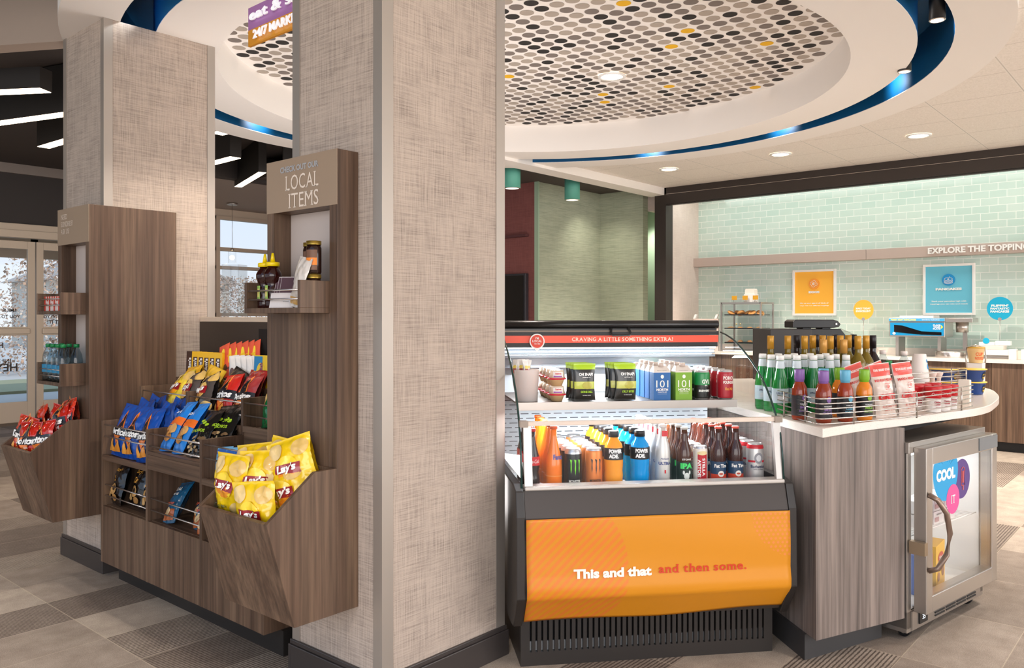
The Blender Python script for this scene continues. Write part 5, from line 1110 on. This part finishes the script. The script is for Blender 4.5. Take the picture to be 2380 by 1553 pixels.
# stacked inverted cups
cs = at(2137, 4.0, CT)
cup = thing('paper_cup', 'x', 'cup'); MB().lathe([(.045, 0), (.0455, .003), (.044, .005), (.030, .115), (.029, .117), (.001, .117)], 28, cap=False).build('cup_body', mat('white_cup', (238, 228, 222), .5), cup); MB().lathe([(.045, .0), (.0475, .002), (.045, .004)], 28, cap=False).build('cup_rim', mat('white_cup_rim', (244, 236, 230), .5), cup)
cpr = Proto(cup)
for k in range(9): cpr((cs[0], cs[1], CT + .008 * k + .055), (0, 0, .3), '%s upside-down white paper cup, counted from the bottom of the stack' % L_[k], 'stack of white paper cups')
mb = MB(); mb.box(-.045, -.045, 0, .045, .045, .055); tag(mb.build('cup_riser', mat('riser_white', (232, 224, 218), .5), None, cs), 'white block under the paper cup stack', 'riser')
mb = MB(); f = lambda x, z: ((.045 - .016 * (z / .117) + .001) * sin(x / .037), -(.045 - .016 * (z / .117) + .001) * cos(x / .037), z)
put_disc(mb, .010, .014, lambda x, y: f(.022 + x, .055 + y)); put_disc(mb, .008, .009, lambda x, y: f(.018 + x, .083 + y)); mark = mb.build('blue_mark', mat('cup_blue', (50, 140, 200), .5), list(bpy.data.objects)[0] if False else None)
top = [o for o in bpy.data.objects if o.name.startswith('paper_cup') and not o.parent][-1]
best = max([o for o in bpy.data.objects if o.name.startswith('paper_cup') and o.type == 'EMPTY'], key=lambda o: o.location.z); mark.parent = best; mark.rotation_euler = (0, 0, -.9)
# grits bags
def grit(lab, seed): return make_bag('grits_bag', lab, .105, .225, .06, (232, 216, 206), [('rect', (228, 92, 84), -.05, .172, .05, .222), ('text', (250, 240, 236), 'STONE GROUND GOODNESS', .010, .085, 0, .197, .04), ('text', (206, 60, 56), 'MARSH HEN MILL', .011, .09, 0, .155, .04), ('text', (214, 40, 40), 'GRITS', .026, .085, 0, .085, .06), ('rect', (214, 80, 70), -.012, .115, .012, .117), ('rect', (214, 80, 70), -.012, .138, .012, .14), ('disc', (214, 110, 96), 0, .128, .007, .008), ('text', (206, 70, 60), 'SEA ISLAND WHITE', .006, .07, 0, .045), ('text', (206, 70, 60), 'EDISTO ISLAND', .005, .05, 0, .03)], seed, 'grits bag', rough=.3)
for i, (x, y, r_, lab) in enumerate([(3.585, 1.03, -.22, 'front white and red grits bag, left one in the rack'), (3.735, .985, -.18, 'white and red grits bag, right one in the rack'), (3.60, 1.11, -.3, 'white and red grits bag leaning behind the left one'), (3.78, 1.08, -.15, 'white and red grits bag behind the right one')]):
    o = grit(lab, 200 + i); o.location = (x, y, CT); o.rotation_euler = (-.12, -.08 if i < 2 else -.3, AM + r_ + .33); o['group'] = 'grits bags in the rack'
sp_c = thing('soup_cup', 'x', 'soup cup')
MB().lathe([(.030, 0), (.032, .06), (.033, .062), (.034, .09), (.036, .092), (.036, .108), (.034, .11), (.001, .11)], 26, ms=[0, 1, 1, 1, 1, 1, 1], cap=False).build('cup_body', [mat('soup_white', (240, 236, 232), .45), mat('soup_red', (204, 22, 34), .35)], sp_c)
mb = MB(); put_text(mb, 'Campbell', .013, lambda x, y: wrapf(.0345)(x, .078 + y), w=.052, shear=.3, bold=.0); mb.build('script_print', WHITE, sp_c); mb = MB(); put_text(mb, 'Chicken', .008, lambda x, y: wrapf(.0325)(x, .044 + y), 0, w=.03, bold=.04); put_text(mb, 'Noodle', .008, lambda x, y: wrapf(.0325)(x, .034 + y), 0, w=.03, bold=.04); put_text(mb, 'SOUP', .006, lambda x, y: wrapf(.0325)(x, .02 + y), 0, w=.018); mb.build('label_print', mat('ink_170_30_50', (170, 30, 50), .5), sp_c)
sc_ = Proto(sp_c)
for i, (x, y, l) in enumerate([(3.93, .935, 'front left'), (4.01, .915, 'front middle'), (4.11, .91, 'front right'), (3.97, 1.02, 'back left'), (4.06, 1.01, 'back middle'), (4.16, .99, 'back right')]): sc_((x, y, CT), (0, 0, AM - .1), 'red and white soup cup, %s of the six in the rack' % l, 'red and white soup cups')
cardh = B(0, 0, 0, .02, .055, .115); tag(cardh.build('napkin_holder', mat('ivory_card', (238, 228, 216), .5), None, (4.39, .885, CT), (0, 0, -.2), bevel=.004), 'upright ivory card holder beside the soup cups', 'card holder')
mac = thing('macaroni_cup', 'x', 'noodle cup'); MB().lathe([(.052, 0), (.068, .062), (.073, .064), (.073, .068), (.001, .069)], 26, ms=[0, 1, 1, 1], cap=False).build('cup_body', [mat('mac_blue', (22, 62, 128), .35), mat('mac_yellow', (250, 206, 90), .4)], mac)
mb = MB(); F2 = lambda x, z: ((.052 + .016 * z / .062 + .001) * sin(x / .06), -(.052 + .016 * z / .062 + .001) * cos(x / .06), z)
put_disc(mb, .020, .022, lambda x, y: F2(.020 + x, .032 + y), 0); put_disc(mb, .012, .005, lambda x, y: F2(.020 + x, .022 + y), 1); put_text(mb, 'EASY MAC', .006, lambda x, y: F2(.020 + x, .038 + y), 1, w=.03); mb.build('label_print', [mat('ink_dark', (26, 24, 30), .5), mat('ink_yellow', (250, 206, 60), .5)], mac)
mp = Proto(mac)
for i, (px, d, lv, l) in enumerate([(2194, 4.42, 0, 'left'), (2259, 4.42, 0, 'right'), (2194, 4.42, 1, 'left'), (2259, 4.42, 1, 'right')]): x, y, _ = at(px, d); mp((x, y, CT + .0692 * lv), (0, 0, -.5), '%s blue and yellow macaroni cup, %s stack' % (('lower', 'upper')[lv], l), 'blue and yellow macaroni cups')
ncx = at(2268, 4.75); nc = thing('noodle_cup', 'tan and orange instant noodle cup standing highest at the counter end', 'noodle cup', (ncx[0], ncx[1], 1.065), (0, 0, -.6))
MB().lathe([(.034, 0), (.046, .085), (.048, .087), (.048, .093), (.001, .094)], 26, ms=[0, 1, 1, 1], cap=False).build('cup_body', [mat('noodle_tan', (222, 186, 130), .45), mat('noodle_gold', (206, 160, 60), .4)], nc)
mb = MB(); F3 = lambda x, z: ((.034 + .012 * z / .085 + .001) * sin(x / .04), -(.034 + .012 * z / .085 + .001) * cos(x / .04), z); put_text(mb, 'CUP', .02, lambda x, y: F3(-.012 + x, .052 + y), w=.04, bold=.03); put_text(mb, 'NOODLES', .018, lambda x, y: F3(x - .004, .028 + y), w=.062, bold=.03); mb.build('lettering', mat('noodle_orange', (226, 92, 40), .5), nc)
b = MB(); b.tube([(.056, 0, -.04), (.062, 0, .03), (.058, 0, .09), (.0, 0, .104), (-.058, 0, .09), (-.062, 0, .03), (-.056, 0, -.04)], .004, 8); tag(b.build('cup_holder', STEEL, None, (ncx[0], ncx[1], 1.065), (0, 0, -.75)), 'bent steel loop holding the noodle cup', 'cup holder')
B(-.04, -.04, 0, .04, .04, .149).build('cup_riser', MATS['riser_white'], None, (ncx[0], ncx[1], CT)); tag(bpy.data.objects['cup_riser.001'], 'white riser under the instant noodle cup', 'riser')
for px, l in ((2168, 'left'), (2182, 'right')):
    x, y, _ = at(px, 4.3); b = MB(); b.lathe([(.010, 0), (.010, .09), (.022, .12), (.018, .128), (.001, .13)], 16); tag(b.build('pump_bottle', mat('blush_plastic', (226, 200, 190), .4), None, (x, y, CT)), 'small blush dispenser knob behind the soup cups, %s one' % l, 'dispenser', 'blush dispensers')
# black conveyor toaster on the far side of the island
tx, ty, _ = at(1880, 4.9); tt = thing('conveyor_toaster', 'large black conveyor toaster behind the wine bottles', 'toaster', (tx, ty, CT), (0, 0, radians(-47)))
mb = MB(); mb.box(-.235, 0, .02, .02, .32, .345); mb.build('main_housing', mat('toaster_charcoal', (56, 54, 54), .5), tt, bevel=.004)
mb = MB(); mb.prism([(.02, .02), (.27, .02), (.27, .26), (.20, .345), (.02, .345)], .01, .31, 'y'); mb.build('side_housing', BLACK, tt, bevel=.003)
mb = MB(); mb.prism([(-.09, .352), (.16, .352), (.195, .357), (.205, .375), (.185, .395), (.16, .402), (-.075, .402), (-.09, .39)], .02, .16, 'y'); mb.build('roller_cover', mat('roller_black', (30, 28, 28), .3), tt, bevel=.004)
for x in (-.02, .1): B(x, .04, .34, x + .05, .14, .355).build('cover_foot', BLACK, tt)
for x, z in ((-.21, .02), (.2, .02)):
    B(x, .05, 0, x + .03, .25, z).build('foot', BLACK, tt)
b = MB(); b.lathe([(.006, 0), (.006, .004)], 12, fn=lambda p: (.175 + p[0], .018 - p[2], .375 + p[1])); b.build('pivot_bolt', CHROME, tt)
wp = MB(); wp.grid(lambda u, v: (.24 + .22 * u, .05 + .2 * v, .33 - .12 * u + .02 * sin(5 * v + 3 * u)), 10, 8); tag(wp.build('plastic_sheet', PLAST, None, (tx, ty, CT), (0, 0, radians(-47))), 'clear plastic sheet draped off the black toaster', 'plastic sheet')
# ---------------------------------------------------------------- back counter goods
def pt(px, X): 
    v = FW + RT * ((px - 1190) / 1891.0); d = X / v.x; return v.y * d
CB = .9145; BK = -pi / 2
def frame(label, y0, y1, z0, z1, col, title, lines, icon):
    o = thing('poster', label, 'poster', (9.8, (y0 + y1) / 2, (z0 + z1) / 2), (0, 0, BK), group='square menu posters on the tiles'); w = (y1 - y0) / 2; h = (z1 - z0) / 2; t = .026
    mb = MB(); mb.box(-w, -.045, -h, -w + t, -.002, h); mb.box(w - t, -.045, -h, w, -.002, h); mb.box(-w + t, -.045, -h, w - t, -.002, -h + t); mb.box(-w + t, -.045, h - t, w - t, -.002, h); mb.build('poster_frame', WHITE, o, bevel=.002)
    B(-w + t, -.028, -h + t, w - t, -.004, h - t).build('poster_panel', mat('poster_%d' % col[0], col, .5), o)
    MB().lathe([(.062, 0), (.062, .016)], 32, fn=lambda p: (p[0], -.028 - p[2], .105 + p[1])).build('round_badge', mat('badge_%d' % icon[0][0], icon[0], .5), o)
    mb = MB(); icon[1](mb); mb.build('badge_icon', WHITE, o)
    letters3d('title', title, .026, .008, WHITE, lambda x, y, z: (x, -.028 - z, .005 + y), o, w=icon[2], bold=.06)
    mb = MB()
    for i, l in enumerate(lines): put_text(mb, l, .017, lambda x, y: (x, -.0292, -.128 - .03 * i + y), w=icon[3][i], bold=.03)
    mb.build('small_lettering', WHITE, o)
def ring(mb, cx_, cz, rx, rz, r=.0022, n=24, fn=None):
    mb.tube([(cx_ + (rx + (fn(2 * pi * i / n) if fn else 0)) * cos(2 * pi * i / n), -.046, cz + (rz + (fn(2 * pi * i / n) if fn else 0)) * sin(2 * pi * i / n)) for i in range(n)], r, 5, closed=True)
def egg(mb): ring(mb, 0, .105, .038, .036, fn=lambda a: .006 * cos(4 * a + .8)); ring(mb, 0, .105, .016, .016); mb.prism([(.012 * cos(a), .105 + .012 * sin(a)) for a in [pi / 2 + pi * i / 8 for i in range(9)]], -.047, -.045, 'y')
def panc(mb):
    ring(mb, 0, .112, .040, .017)
    for k in range(3): mb.tube([(.042 * cos(pi + pi * i / 12), -.046, .100 - .011 * k + .016 * sin(pi + pi * i / 12)) for i in range(13)], .0022, 5)
    mb.prism([(-.014, .112), (0, .105), (.014, .112), (0, .119)], -.047, -.045, 'y'); mb.tube([(.008, -.046, .13), (.012, -.046, .142)], .002, 5)
frame('orange eggs poster in a white frame on the green tiles', pt(1944, 9.78), pt(1843.5, 9.78), 1.352, 1.905, (252, 184, 60), 'EGGS', ['Mix up your eggs in all kinds of', 'ways with our different toppings'], ((240, 150, 50), egg, .13, (.34, .35)))
frame('blue pancakes poster in a white frame on the green tiles', pt(2267, 9.78), pt(2146, 9.78), 1.355, 1.911, (104, 190, 214), 'PANCAKES', ['Stack your pancakes high with', 'toppings you can mix-and-match'], ((0, 140, 204), panc, .255, (.34, .37)))
def disc_sign(px, z, r, col, lines, label, zb):
    o = thing('round_sign', label, 'sign', (9.45, pt(px, 9.45), 0), (0, 0, BK - .1), group='round signs on thin stems')
    MB().lathe([(r, 0), (r, .004)], 40, fn=lambda p: (p[0], -p[2], z + p[1])).build('sign_disc', mat('disc_%d' % col[0], col, .45), o)
    MB().tube([(0, .002, CB + .004), (0, .002, z - r + .01)], .003, 6).build('stem', STEEL, o); MB().lathe([(.04, 0), (.04, .004)], 20, fn=lambda p: (p[0], p[1], CB + p[2])).build('base', STEEL, o)
    MB().lathe([(.018, -.001), (.018, .006)], 20, fn=lambda p: (p[0], -p[2] - .002, z - r * .92 + p[1])).build('clip', CHROME, o)
    mb = MB()
    for i, l in enumerate(lines): put_text(mb, l, .022, lambda x, y: (x, -.0055, z + .03 * (len(lines) - 1) / 2 - .03 * i + y), w=[.155, .17, .17][i] if len(lines) > 2 else .165, bold=.05)
    mb.build('sign_lettering', WHITE, o)
disc_sign(2007, 1.415, .112, (250, 180, 64), ['MAKE TODAY', 'EGGSCELLENT'], 'round orange sign on a thin stem between the two posters', 0)
disc_sign(2324, 1.42, .118, (0, 166, 206), ['FLIPPIN\'', 'FANTASTIC', 'PANCAKES'], 'round blue sign on a thin stem right of the pancakes poster', 0)
# pastry case
y1c, y0c = pt(1681, 9.35), pt(1772, 9.35); pc = thing('pastry_case', 'clear pastry display case with steel corners and three black trays', 'display case', (9.3, (y0c + y1c) / 2, CB), (0, 0, BK)); hw = (y1c - y0c) / 2; H = .60; D = .36
for x, y in ((-hw, 0), (hw, 0), (-hw, D), (hw, D)): B(x - .009, y - .009, 0, x + .009, y + .009, H).build('corner_post', STEEL, pc)
B(-hw, -.009, H - .02, hw, D, H).build('top_frame', STEEL, pc); B(-hw, 0, 0, hw, D, .015).build('base_tray', STEEL, pc)
for x0, y0, x1, y1 in ((-hw, -.002, hw, .002), (-hw - .002, 0, -hw + .002, D), (hw - .002, 0, hw + .002, D)): B(x0, y0, .015, x1, y1, H - .02).build('case_pane', GLASS, pc)
for z in (.10, .275, .44): B(-hw + .03, .02, z, hw - .03, D - .02, z + .014).build('black_tray', BLACK, pc)
for x in (-.05, .0): MB().sphere((x, -.012, .335), .009).build('door_knob', mat('brass_knob', (206, 180, 120), .3, .8), pc)
def place_pc(x, y, z): c_, s__ = cos(BK), sin(BK); return (9.3 + x * c_ - y * s__, (y0c + y1c) / 2 + x * s__ + y * c_, CB + z)
bgl = MB(); rr, r2 = .030, .02; bgl.grid(lambda u, v: ((rr + r2 * cos(2 * pi * v)) * cos(2 * pi * u), (rr + r2 * cos(2 * pi * v)) * sin(2 * pi * u), r2 * .9 + r2 * .9 * sin(2 * pi * v)), 20, 10)
bgo = tag(bgl.build('bagel', mat('baked_crust', (226, 160, 84), .5)), 'x', 'bagel', 'bagels on the upper tray'); first = True
for i in range(6):
    o = bgo if first else bgo.copy()
    if not first: COL.objects.link(o)
    first = False; o.location = place_pc(-hw + .075 + i * (2 * hw - .15) / 5, .10 + .05 * (i % 2), .4545); o.rotation_euler = (.5, .2 * (i % 3), i); o['label'] = 'golden bagel, %s from the left on the upper tray' % L_[i]
for z, n_, nm_, c, g_ in ((.2895, 4, 'flatbread', (196, 150, 96), 'flat pastries on the middle tray'), (.1145, 4, 'pastry_twist', (150, 112, 72), 'brown pastries on the lower tray')):
    for i in range(n_):
        mb = MB(); mb.grid(lambda u, v: ((u - .5) * .1, (v - .5) * .06, .001 + .022 * max(0, sin(pi * u)) ** .5 * max(0, sin(pi * v)) ** .5 * (1 + .2 * sin(20 * u)) * (.5 if z > .2 else 1)), 12, 8)
        mb.box(-.04, -.02, 0, .04, .02, .004)
        tag(mb.build(nm_, mat('crust_%d' % c[0], c, .6), None, place_pc(-hw + .07 + i * (2 * hw - .14) / 3, .12, z), (0, 0, .3 * i)), '%s, %s from the left on the %s tray' % ({'flatbread': 'thin flat pastry', 'pastry_twist': 'brown pastry roll'}[nm_], L_[i], 'middle' if z > .2 else 'lower'), 'pastry', g_)
for i, px in enumerate((1706, 1731, 1755)):
    y = pt(px, 9.32); o = thing('price_card', 'small gold card on a clip on the pastry case, %s of three' % ('left', 'middle', 'right')[i], 'card', (9.33, y, CB + H), (0, 0, BK), group='gold cards on the pastry case')
    B(-.033, -.002, .03, .033, .002, .08).build('card', mat('gold_card', (206, 150, 30), .5), o); MB().tube([(-.015, 0, .001), (0, -.012, .03), (.015, 0, .001)], .003, 6).build('clip', CHROME, o)
y = pt(1748, 9.45); o = thing('tissue_dispenser', 'white tissue box with sheets on top of the pastry case', 'dispenser', (9.42, y, CB + H), (0, 0, BK)); B(-.07, -.05, 0, .07, .06, .10).build('box', WHITE, o, bevel=.003)
MB().prism([(-.06, .10), (.06, .10), (.06, .15), (.05, .165), (-.05, .165), (-.06, .15)], -.04, .05, 'y').build('tissue_stack', mat('tissue_cream', (240, 232, 222), .8), o)
y = pt(1640, 9.3); o = thing('menu_holder', 'pale sloped menu holder with two white clips behind the cooler top', 'holder', (9.3, y, CB), (0, 0, BK)); MB().prism([(-.17, 0), (.17, 0), (.17, .40), (-.17, .40)], 0, .03, 'y').build('holder_panel', SIDEW, o)
for x in (-.17, .12): MB().prism([(x, .40), (x + .03, .40), (x + .055, .455), (x + .025, .455)], -.01, .02, 'y').build('white_clip', WHITE, o)
# pancake machine
y1p, y0p = pt(2067, 9.3), pt(2196, 9.3); pm = thing('pancake_machine', 'stainless automatic pancake machine with blue front panel', 'pancake machine', (9.3, (y0p + y1p) / 2, CB), (0, 0, BK)); hw = (y1p - y0p) / 2
B(-hw, 0, .21, hw, .36, .37).build('housing', STEEL, pm, bevel=.003); B(-hw, -.01, .37, hw, .36, .41).build('top_housing', STEEL, pm, bevel=.003); B(-hw + .09, .05, .41, hw - .12, .3, .435).build('lid', WHITE, pm)
for x in (-hw + .05, hw - .08): B(x, .05, 0, x + .03, .3, .21).build('leg', STEEL, pm)
PB = mat('machine_blue', (0, 140, 196), .4); B(-hw + .01, -.004, .225, hw - .01, 0, .36).build('blue_panel', PB, pm); B(-hw + .0, -.014, .375, hw, -.01, .405).build('header_strip', mat('strip_blue', (60, 160, 214), .4), pm)
mb = MB(); put_text(mb, 'FRESH HOT PANCAKES', .016, lambda x, y: (-hw + .145 + x, -.0155, .39 + y), w=.25, bold=.06); mb.build('header_lettering', mat('lemon_ink', (246, 236, 120), .5), pm)
mb = MB(); put_text(mb, 'Safe Serve Technology', .011, lambda x, y: (hw - .13 + x, -.0155, .39 + y), w=.17, bold=.02)
for i, t in enumerate(('PLACE', 'YOUR', 'PLATE')): put_text(mb, t, .015, lambda x, y: (hw - .075 + x, -.0055, .335 - .019 * i + y), w=.07, bold=.05)
mb.build('panel_lettering', WHITE, pm); MB().add([(hw - .035, -.006, .336), (hw - .035, -.006, .296), (hw - .015, -.006, .316)], [(0, 1, 2)]).build('arrow_mark', mat('lemon_arrow', (246, 226, 60), .5), pm)
MB().prism([(-hw + .05, .26), (-hw + .32, .235), (hw - .03, .232), (hw - .03, .262), (-hw + .32, .27), (-hw + .13, .33), (-hw + .05, .335)], -.008, -.003, 'y').build('viewing_slot', BLACKG, pm)
MB().lathe([(.015, 0), (.015, .005)], 20, fn=lambda p: (-hw + .05 + p[0], -.004 - p[2], .245 + p[1])).build('round_button', WHITE, pm)
B(hw, .02, .365, hw + .25, .3, .41).build('dispensing_arm', STEEL, pm, bevel=.003); MB().lathe([(.058, .26), (.06, .365)], 28, cx=hw + .13, cy=.15).build('batter_canister', STEEL, pm); B(hw + .12, .22, .02, hw + .16, .25, .26).build('canister_post', STEEL, pm); MB().lathe([(.14, 0), (.145, .05), (.14, .065), (.001, .066)], 32, cx=hw + .02, cy=.14, cap=False).build('turntable', CHROME, pm)
# boxes at right end
def wbox(px, X, w, d, h, z, label, m=WHITE): y = pt(px, X); o = B(-w / 2, 0, 0, w / 2, d, h).build('storage_box', m, None, (X, y, CB + z), (0, 0, BK), bevel=.003); return tag(o, label, 'box', 'white boxes on the back counter')
wbox(2310, 9.36, .36, .22, .035, 0, 'steel-grey tray base under the white boxes', STEEL); wbox(2308, 9.34, .27, .2, .055, .036, 'lower white box on the back counter'); wbox(2300, 9.34, .24, .18, .04, .092, 'ivory box stacked on the lower white box', mat('ivory_box', (226, 214, 200), .5))
wbox(2293, 9.40, .14, .12, .03, .133, 'small white tub with a blue round mark'); wbox(2330, 9.42, .13, .1, .045, .133, 'small white tub at the right of the stack'); wbox(2353, 9.30, .065, .1, .10, 0, 'narrow white box at the right end'); wbox(2382, 9.30, .065, .1, .10, 0, 'white box cut by the right photo edge'); wbox(2367, 9.33, .06, .08, .085, 0, 'ivory packet between two white boxes', MATS['ivory_box'])
b = MB(); b.lathe([(.03, 0), (.03, .003)], 20, fn=lambda p: (p[0], -p[2], p[1])); tag(b.build('round_tag', mat('disc_0', (0, 166, 206), .45), None, (9.395, pt(2292, 9.395), CB + .178), (0, 0, BK)), 'tiny blue round tag above the white boxes', 'tag')
tr = B(-.22, 0, 0, .22, .25, .012).build('serving_tray', WHITE, None, (9.24, pt(1738, 9.24) - .05, CB), (0, 0, BK), bevel=.003); tag(tr, 'white serving tray in front of the pastry case', 'tray')
# ---------------------------------------------------------------- goods on the cabinet trays
def honey(): 
    o = bottle('honey_bottle', 'x', [(.024, 0), (.026, .004), (.026, .03), (.021, .045), (.026, .06), (.026, .07), (.018, .08), (.026, .095), (.031, .11), (.031, .122), (.024, .137), (.018, .142), (.018, .15)], liq('dark_honey', (44, 12, 8)), .0245, (.148, .163), mat('yellow_cap', (240, 208, 0), .35), None)
    MB().lathe([(.009, .163), (.004, .195), (.001, .196)], 16).build('spout', MATS['yellow_cap'], o); mb = MB(); put_rect(mb, -.009, .03, .009, .08, wrapf(.0268), 0, 3, 1); put_rect(mb, -.006, .04, .006, .07, wrapf(.0272), 1, 3, 1); mb.build('side_label', [mat('lime_label', (150, 186, 90), .5), mat('pale_label', (220, 206, 120), .5)], o); return o
hb = Proto(honey()); ZT = 1.345 + .0185
hb((1.645, 2.597, ZT), (0, 0, FACEX), 'dark honey bottle with yellow spout, left one on the tray', 'honey bottles'); hb((1.635, 2.532, ZT), (0, 0, FACEX), 'dark honey bottle with yellow spout, right one on the tray', 'honey bottles')
for k in range(4):
    o = thing('postcard', 'grey and white leaning card, %s of the row on the tray' % ORD[k], 'card', (1.615, 2.475 - .016 * k, ZT), (-.5, .0, FACEX + .7), group='leaning cards on the tray')
    B(-.028, 0, 0, .028, .003, .125).build('card', mat('card_white', (230, 222, 220), .5), o); B(-.027, -.0006, .06, .027, -.0001, .122).build('picture', mat('card_plum', (84, 60, 70), .3), o)
    mb = MB(); put_text(mb, 'NATURAL', .005, lambda x, y: (x, -.0012, .035 + y), w=.03); put_text(mb, 'caramels', .004, lambda x, y: (x, -.0012, .025 + y), w=.02); mb.build('small_print', mat('grey_ink2', (120, 110, 110), .5), o)
jar = thing('sauce_jar', 'x', 'jar'); MB().lathe([(.023, 0), (.026, .006), (.026, .088), (.022, .102)], 24).build('jar_body', liq('dark_jam', (38, 18, 12)), jar); MB().lathe([(.0255, .100), (.0255, .113), (.001, .114)], 24, cap=False).build('lid', mat('gold_lid', (170, 140, 60), .3, .7), jar)
mb = MB(); put_rect(mb, -.02, .014, .02, .082, wrapf(.0265), 0, 6, 1); put_rect(mb, -.02, .03, .02, .055, wrapf(.027), 1, 6, 1); mb.build('jar_label', [mat('brown_label', (110, 74, 52), .5), mat('orange_label', (232, 130, 30), .5)], jar); jp = Proto(jar)
for x, y, z, l in ((1.665, 2.330, 0, 'lower jar by the tray side'), (1.665, 2.330, .1145, 'upper jar with orange label by the tray side'), (1.700, 2.398, 0, 'lower jar behind the wrapped packet'), (1.700, 2.398, .1145, 'upper jar behind the wrapped packet')): jp((x, y, ZT + z), (0, 0, FACEX + .6), 'gold-lidded dark jar, ' + l, 'gold-lidded jars')
o = make_bag('clear_packet', 'crinkled clear packet with a tan label leaning beside the jars', .075, .175, .03, (214, 204, 194), [('rect', (206, 160, 90), -.03, .01, .03, .035)], 240, 'packet', wr=2.2, rough=.12); o.location = (1.625, 2.375, ZT); o.rotation_euler = (-.1, .2, FACEX)
ub = Proto(water(.19, .030, (20, 130, 70), 'deepgreen', (.0305, .045, .085, mat('aqua_label', (20, 120, 160), .4))))
Z2 = .985 + .0185
for i, (x, y) in enumerate([(1.635, 4.60), (1.635, 4.535), (1.635, 4.47), (1.635, 4.405), (1.70, 4.60), (1.70, 4.50), (1.70, 4.41)]):
    q = ub((x, y, Z2), (0, 0, FACEX), 'green-capped water bottle, %s of the %s row on the sundries tray' % (('first', 'second', 'third', 'fourth')[i if i < 4 else i - 4], 'front' if i < 4 else 'back'), 'green-capped water bottles')
for i in range(4):
    o = carton('medicine_box', 'small red and white box, %s from the left on the upper sundries tray' % L_[i], .05, .03, .075, ((236, 214, 206), [('rect', (214, 60, 40), -.025, .0, -.008, .075), ('rect', (214, 60, 40), .01, .05, .025, .075), ('text', (190, 60, 50), 'BAND', .008, .022, .006, .035)]), group='small boxes on the upper sundries tray', cat='box')
    o.location = (1.625, 4.60 - .062 * i, ZT); o.rotation_euler = (0, 0, FACEX)
# inside the fridge
def fl_(x, y, z): q = Vector((x, y, 0)); c_, s__ = cos(FA), sin(FA); x *= 1.031; y *= 1.031; return (3.598 + x * c_ - y * s__, .881 + x * s__ + y * c_, z * 1.031 - .0412)
for i in range(3):
    for k in range(2):
        o = carton('ice_cream_tub', 'pale frozen treat carton, %s level, %s from the left in the fridge' % (('lower', 'upper')[k], L_[i]), .10, .10, .055, ((226, 220, 216), [('rect', (190, 150, 150), -.04, .01, .0, .03), ('text', (120, 110, 110), 'SANDWICH', .008, .05, 0, .042)]), group='frozen cartons on the wire shelf', cat='carton'); o.location = fl_(.20 + .108 * i, .085, .454 + .056 * k); o.rotation_euler = (0, 0, FA)
o = carton('snack_box', 'yellow cookie box standing in the bottom of the fridge', .17, .07, .19, ((244, 190, 60), [('disc', (206, 80, 60), .0, .13, .05, .022), ('text', (250, 240, 230), 'Tollhouse', .016, .08, 0, .13), ('disc', (150, 96, 60), .04, .06, .025, .022), ('disc', (170, 110, 70), -.04, .05, .022, .02)]), cat='box'); o.location = fl_(.36, .10, .173); o.rotation_euler = (0, 0, FA + .2)
o = carton('snack_box', 'blue and pink frozen box beside the yellow one in the fridge', .10, .07, .17, ((120, 140, 200), [('rect', (214, 120, 140), -.05, .09, .05, .17), ('disc', (240, 190, 80), .02, .13, .015, .015), ('disc', (240, 190, 80), .02, .085, .015, .015), ('disc', (240, 190, 80), .02, .04, .015, .015)]), cat='box'); o.location = fl_(.20, .085, .173); o.rotation_euler = (0, 0, FA)
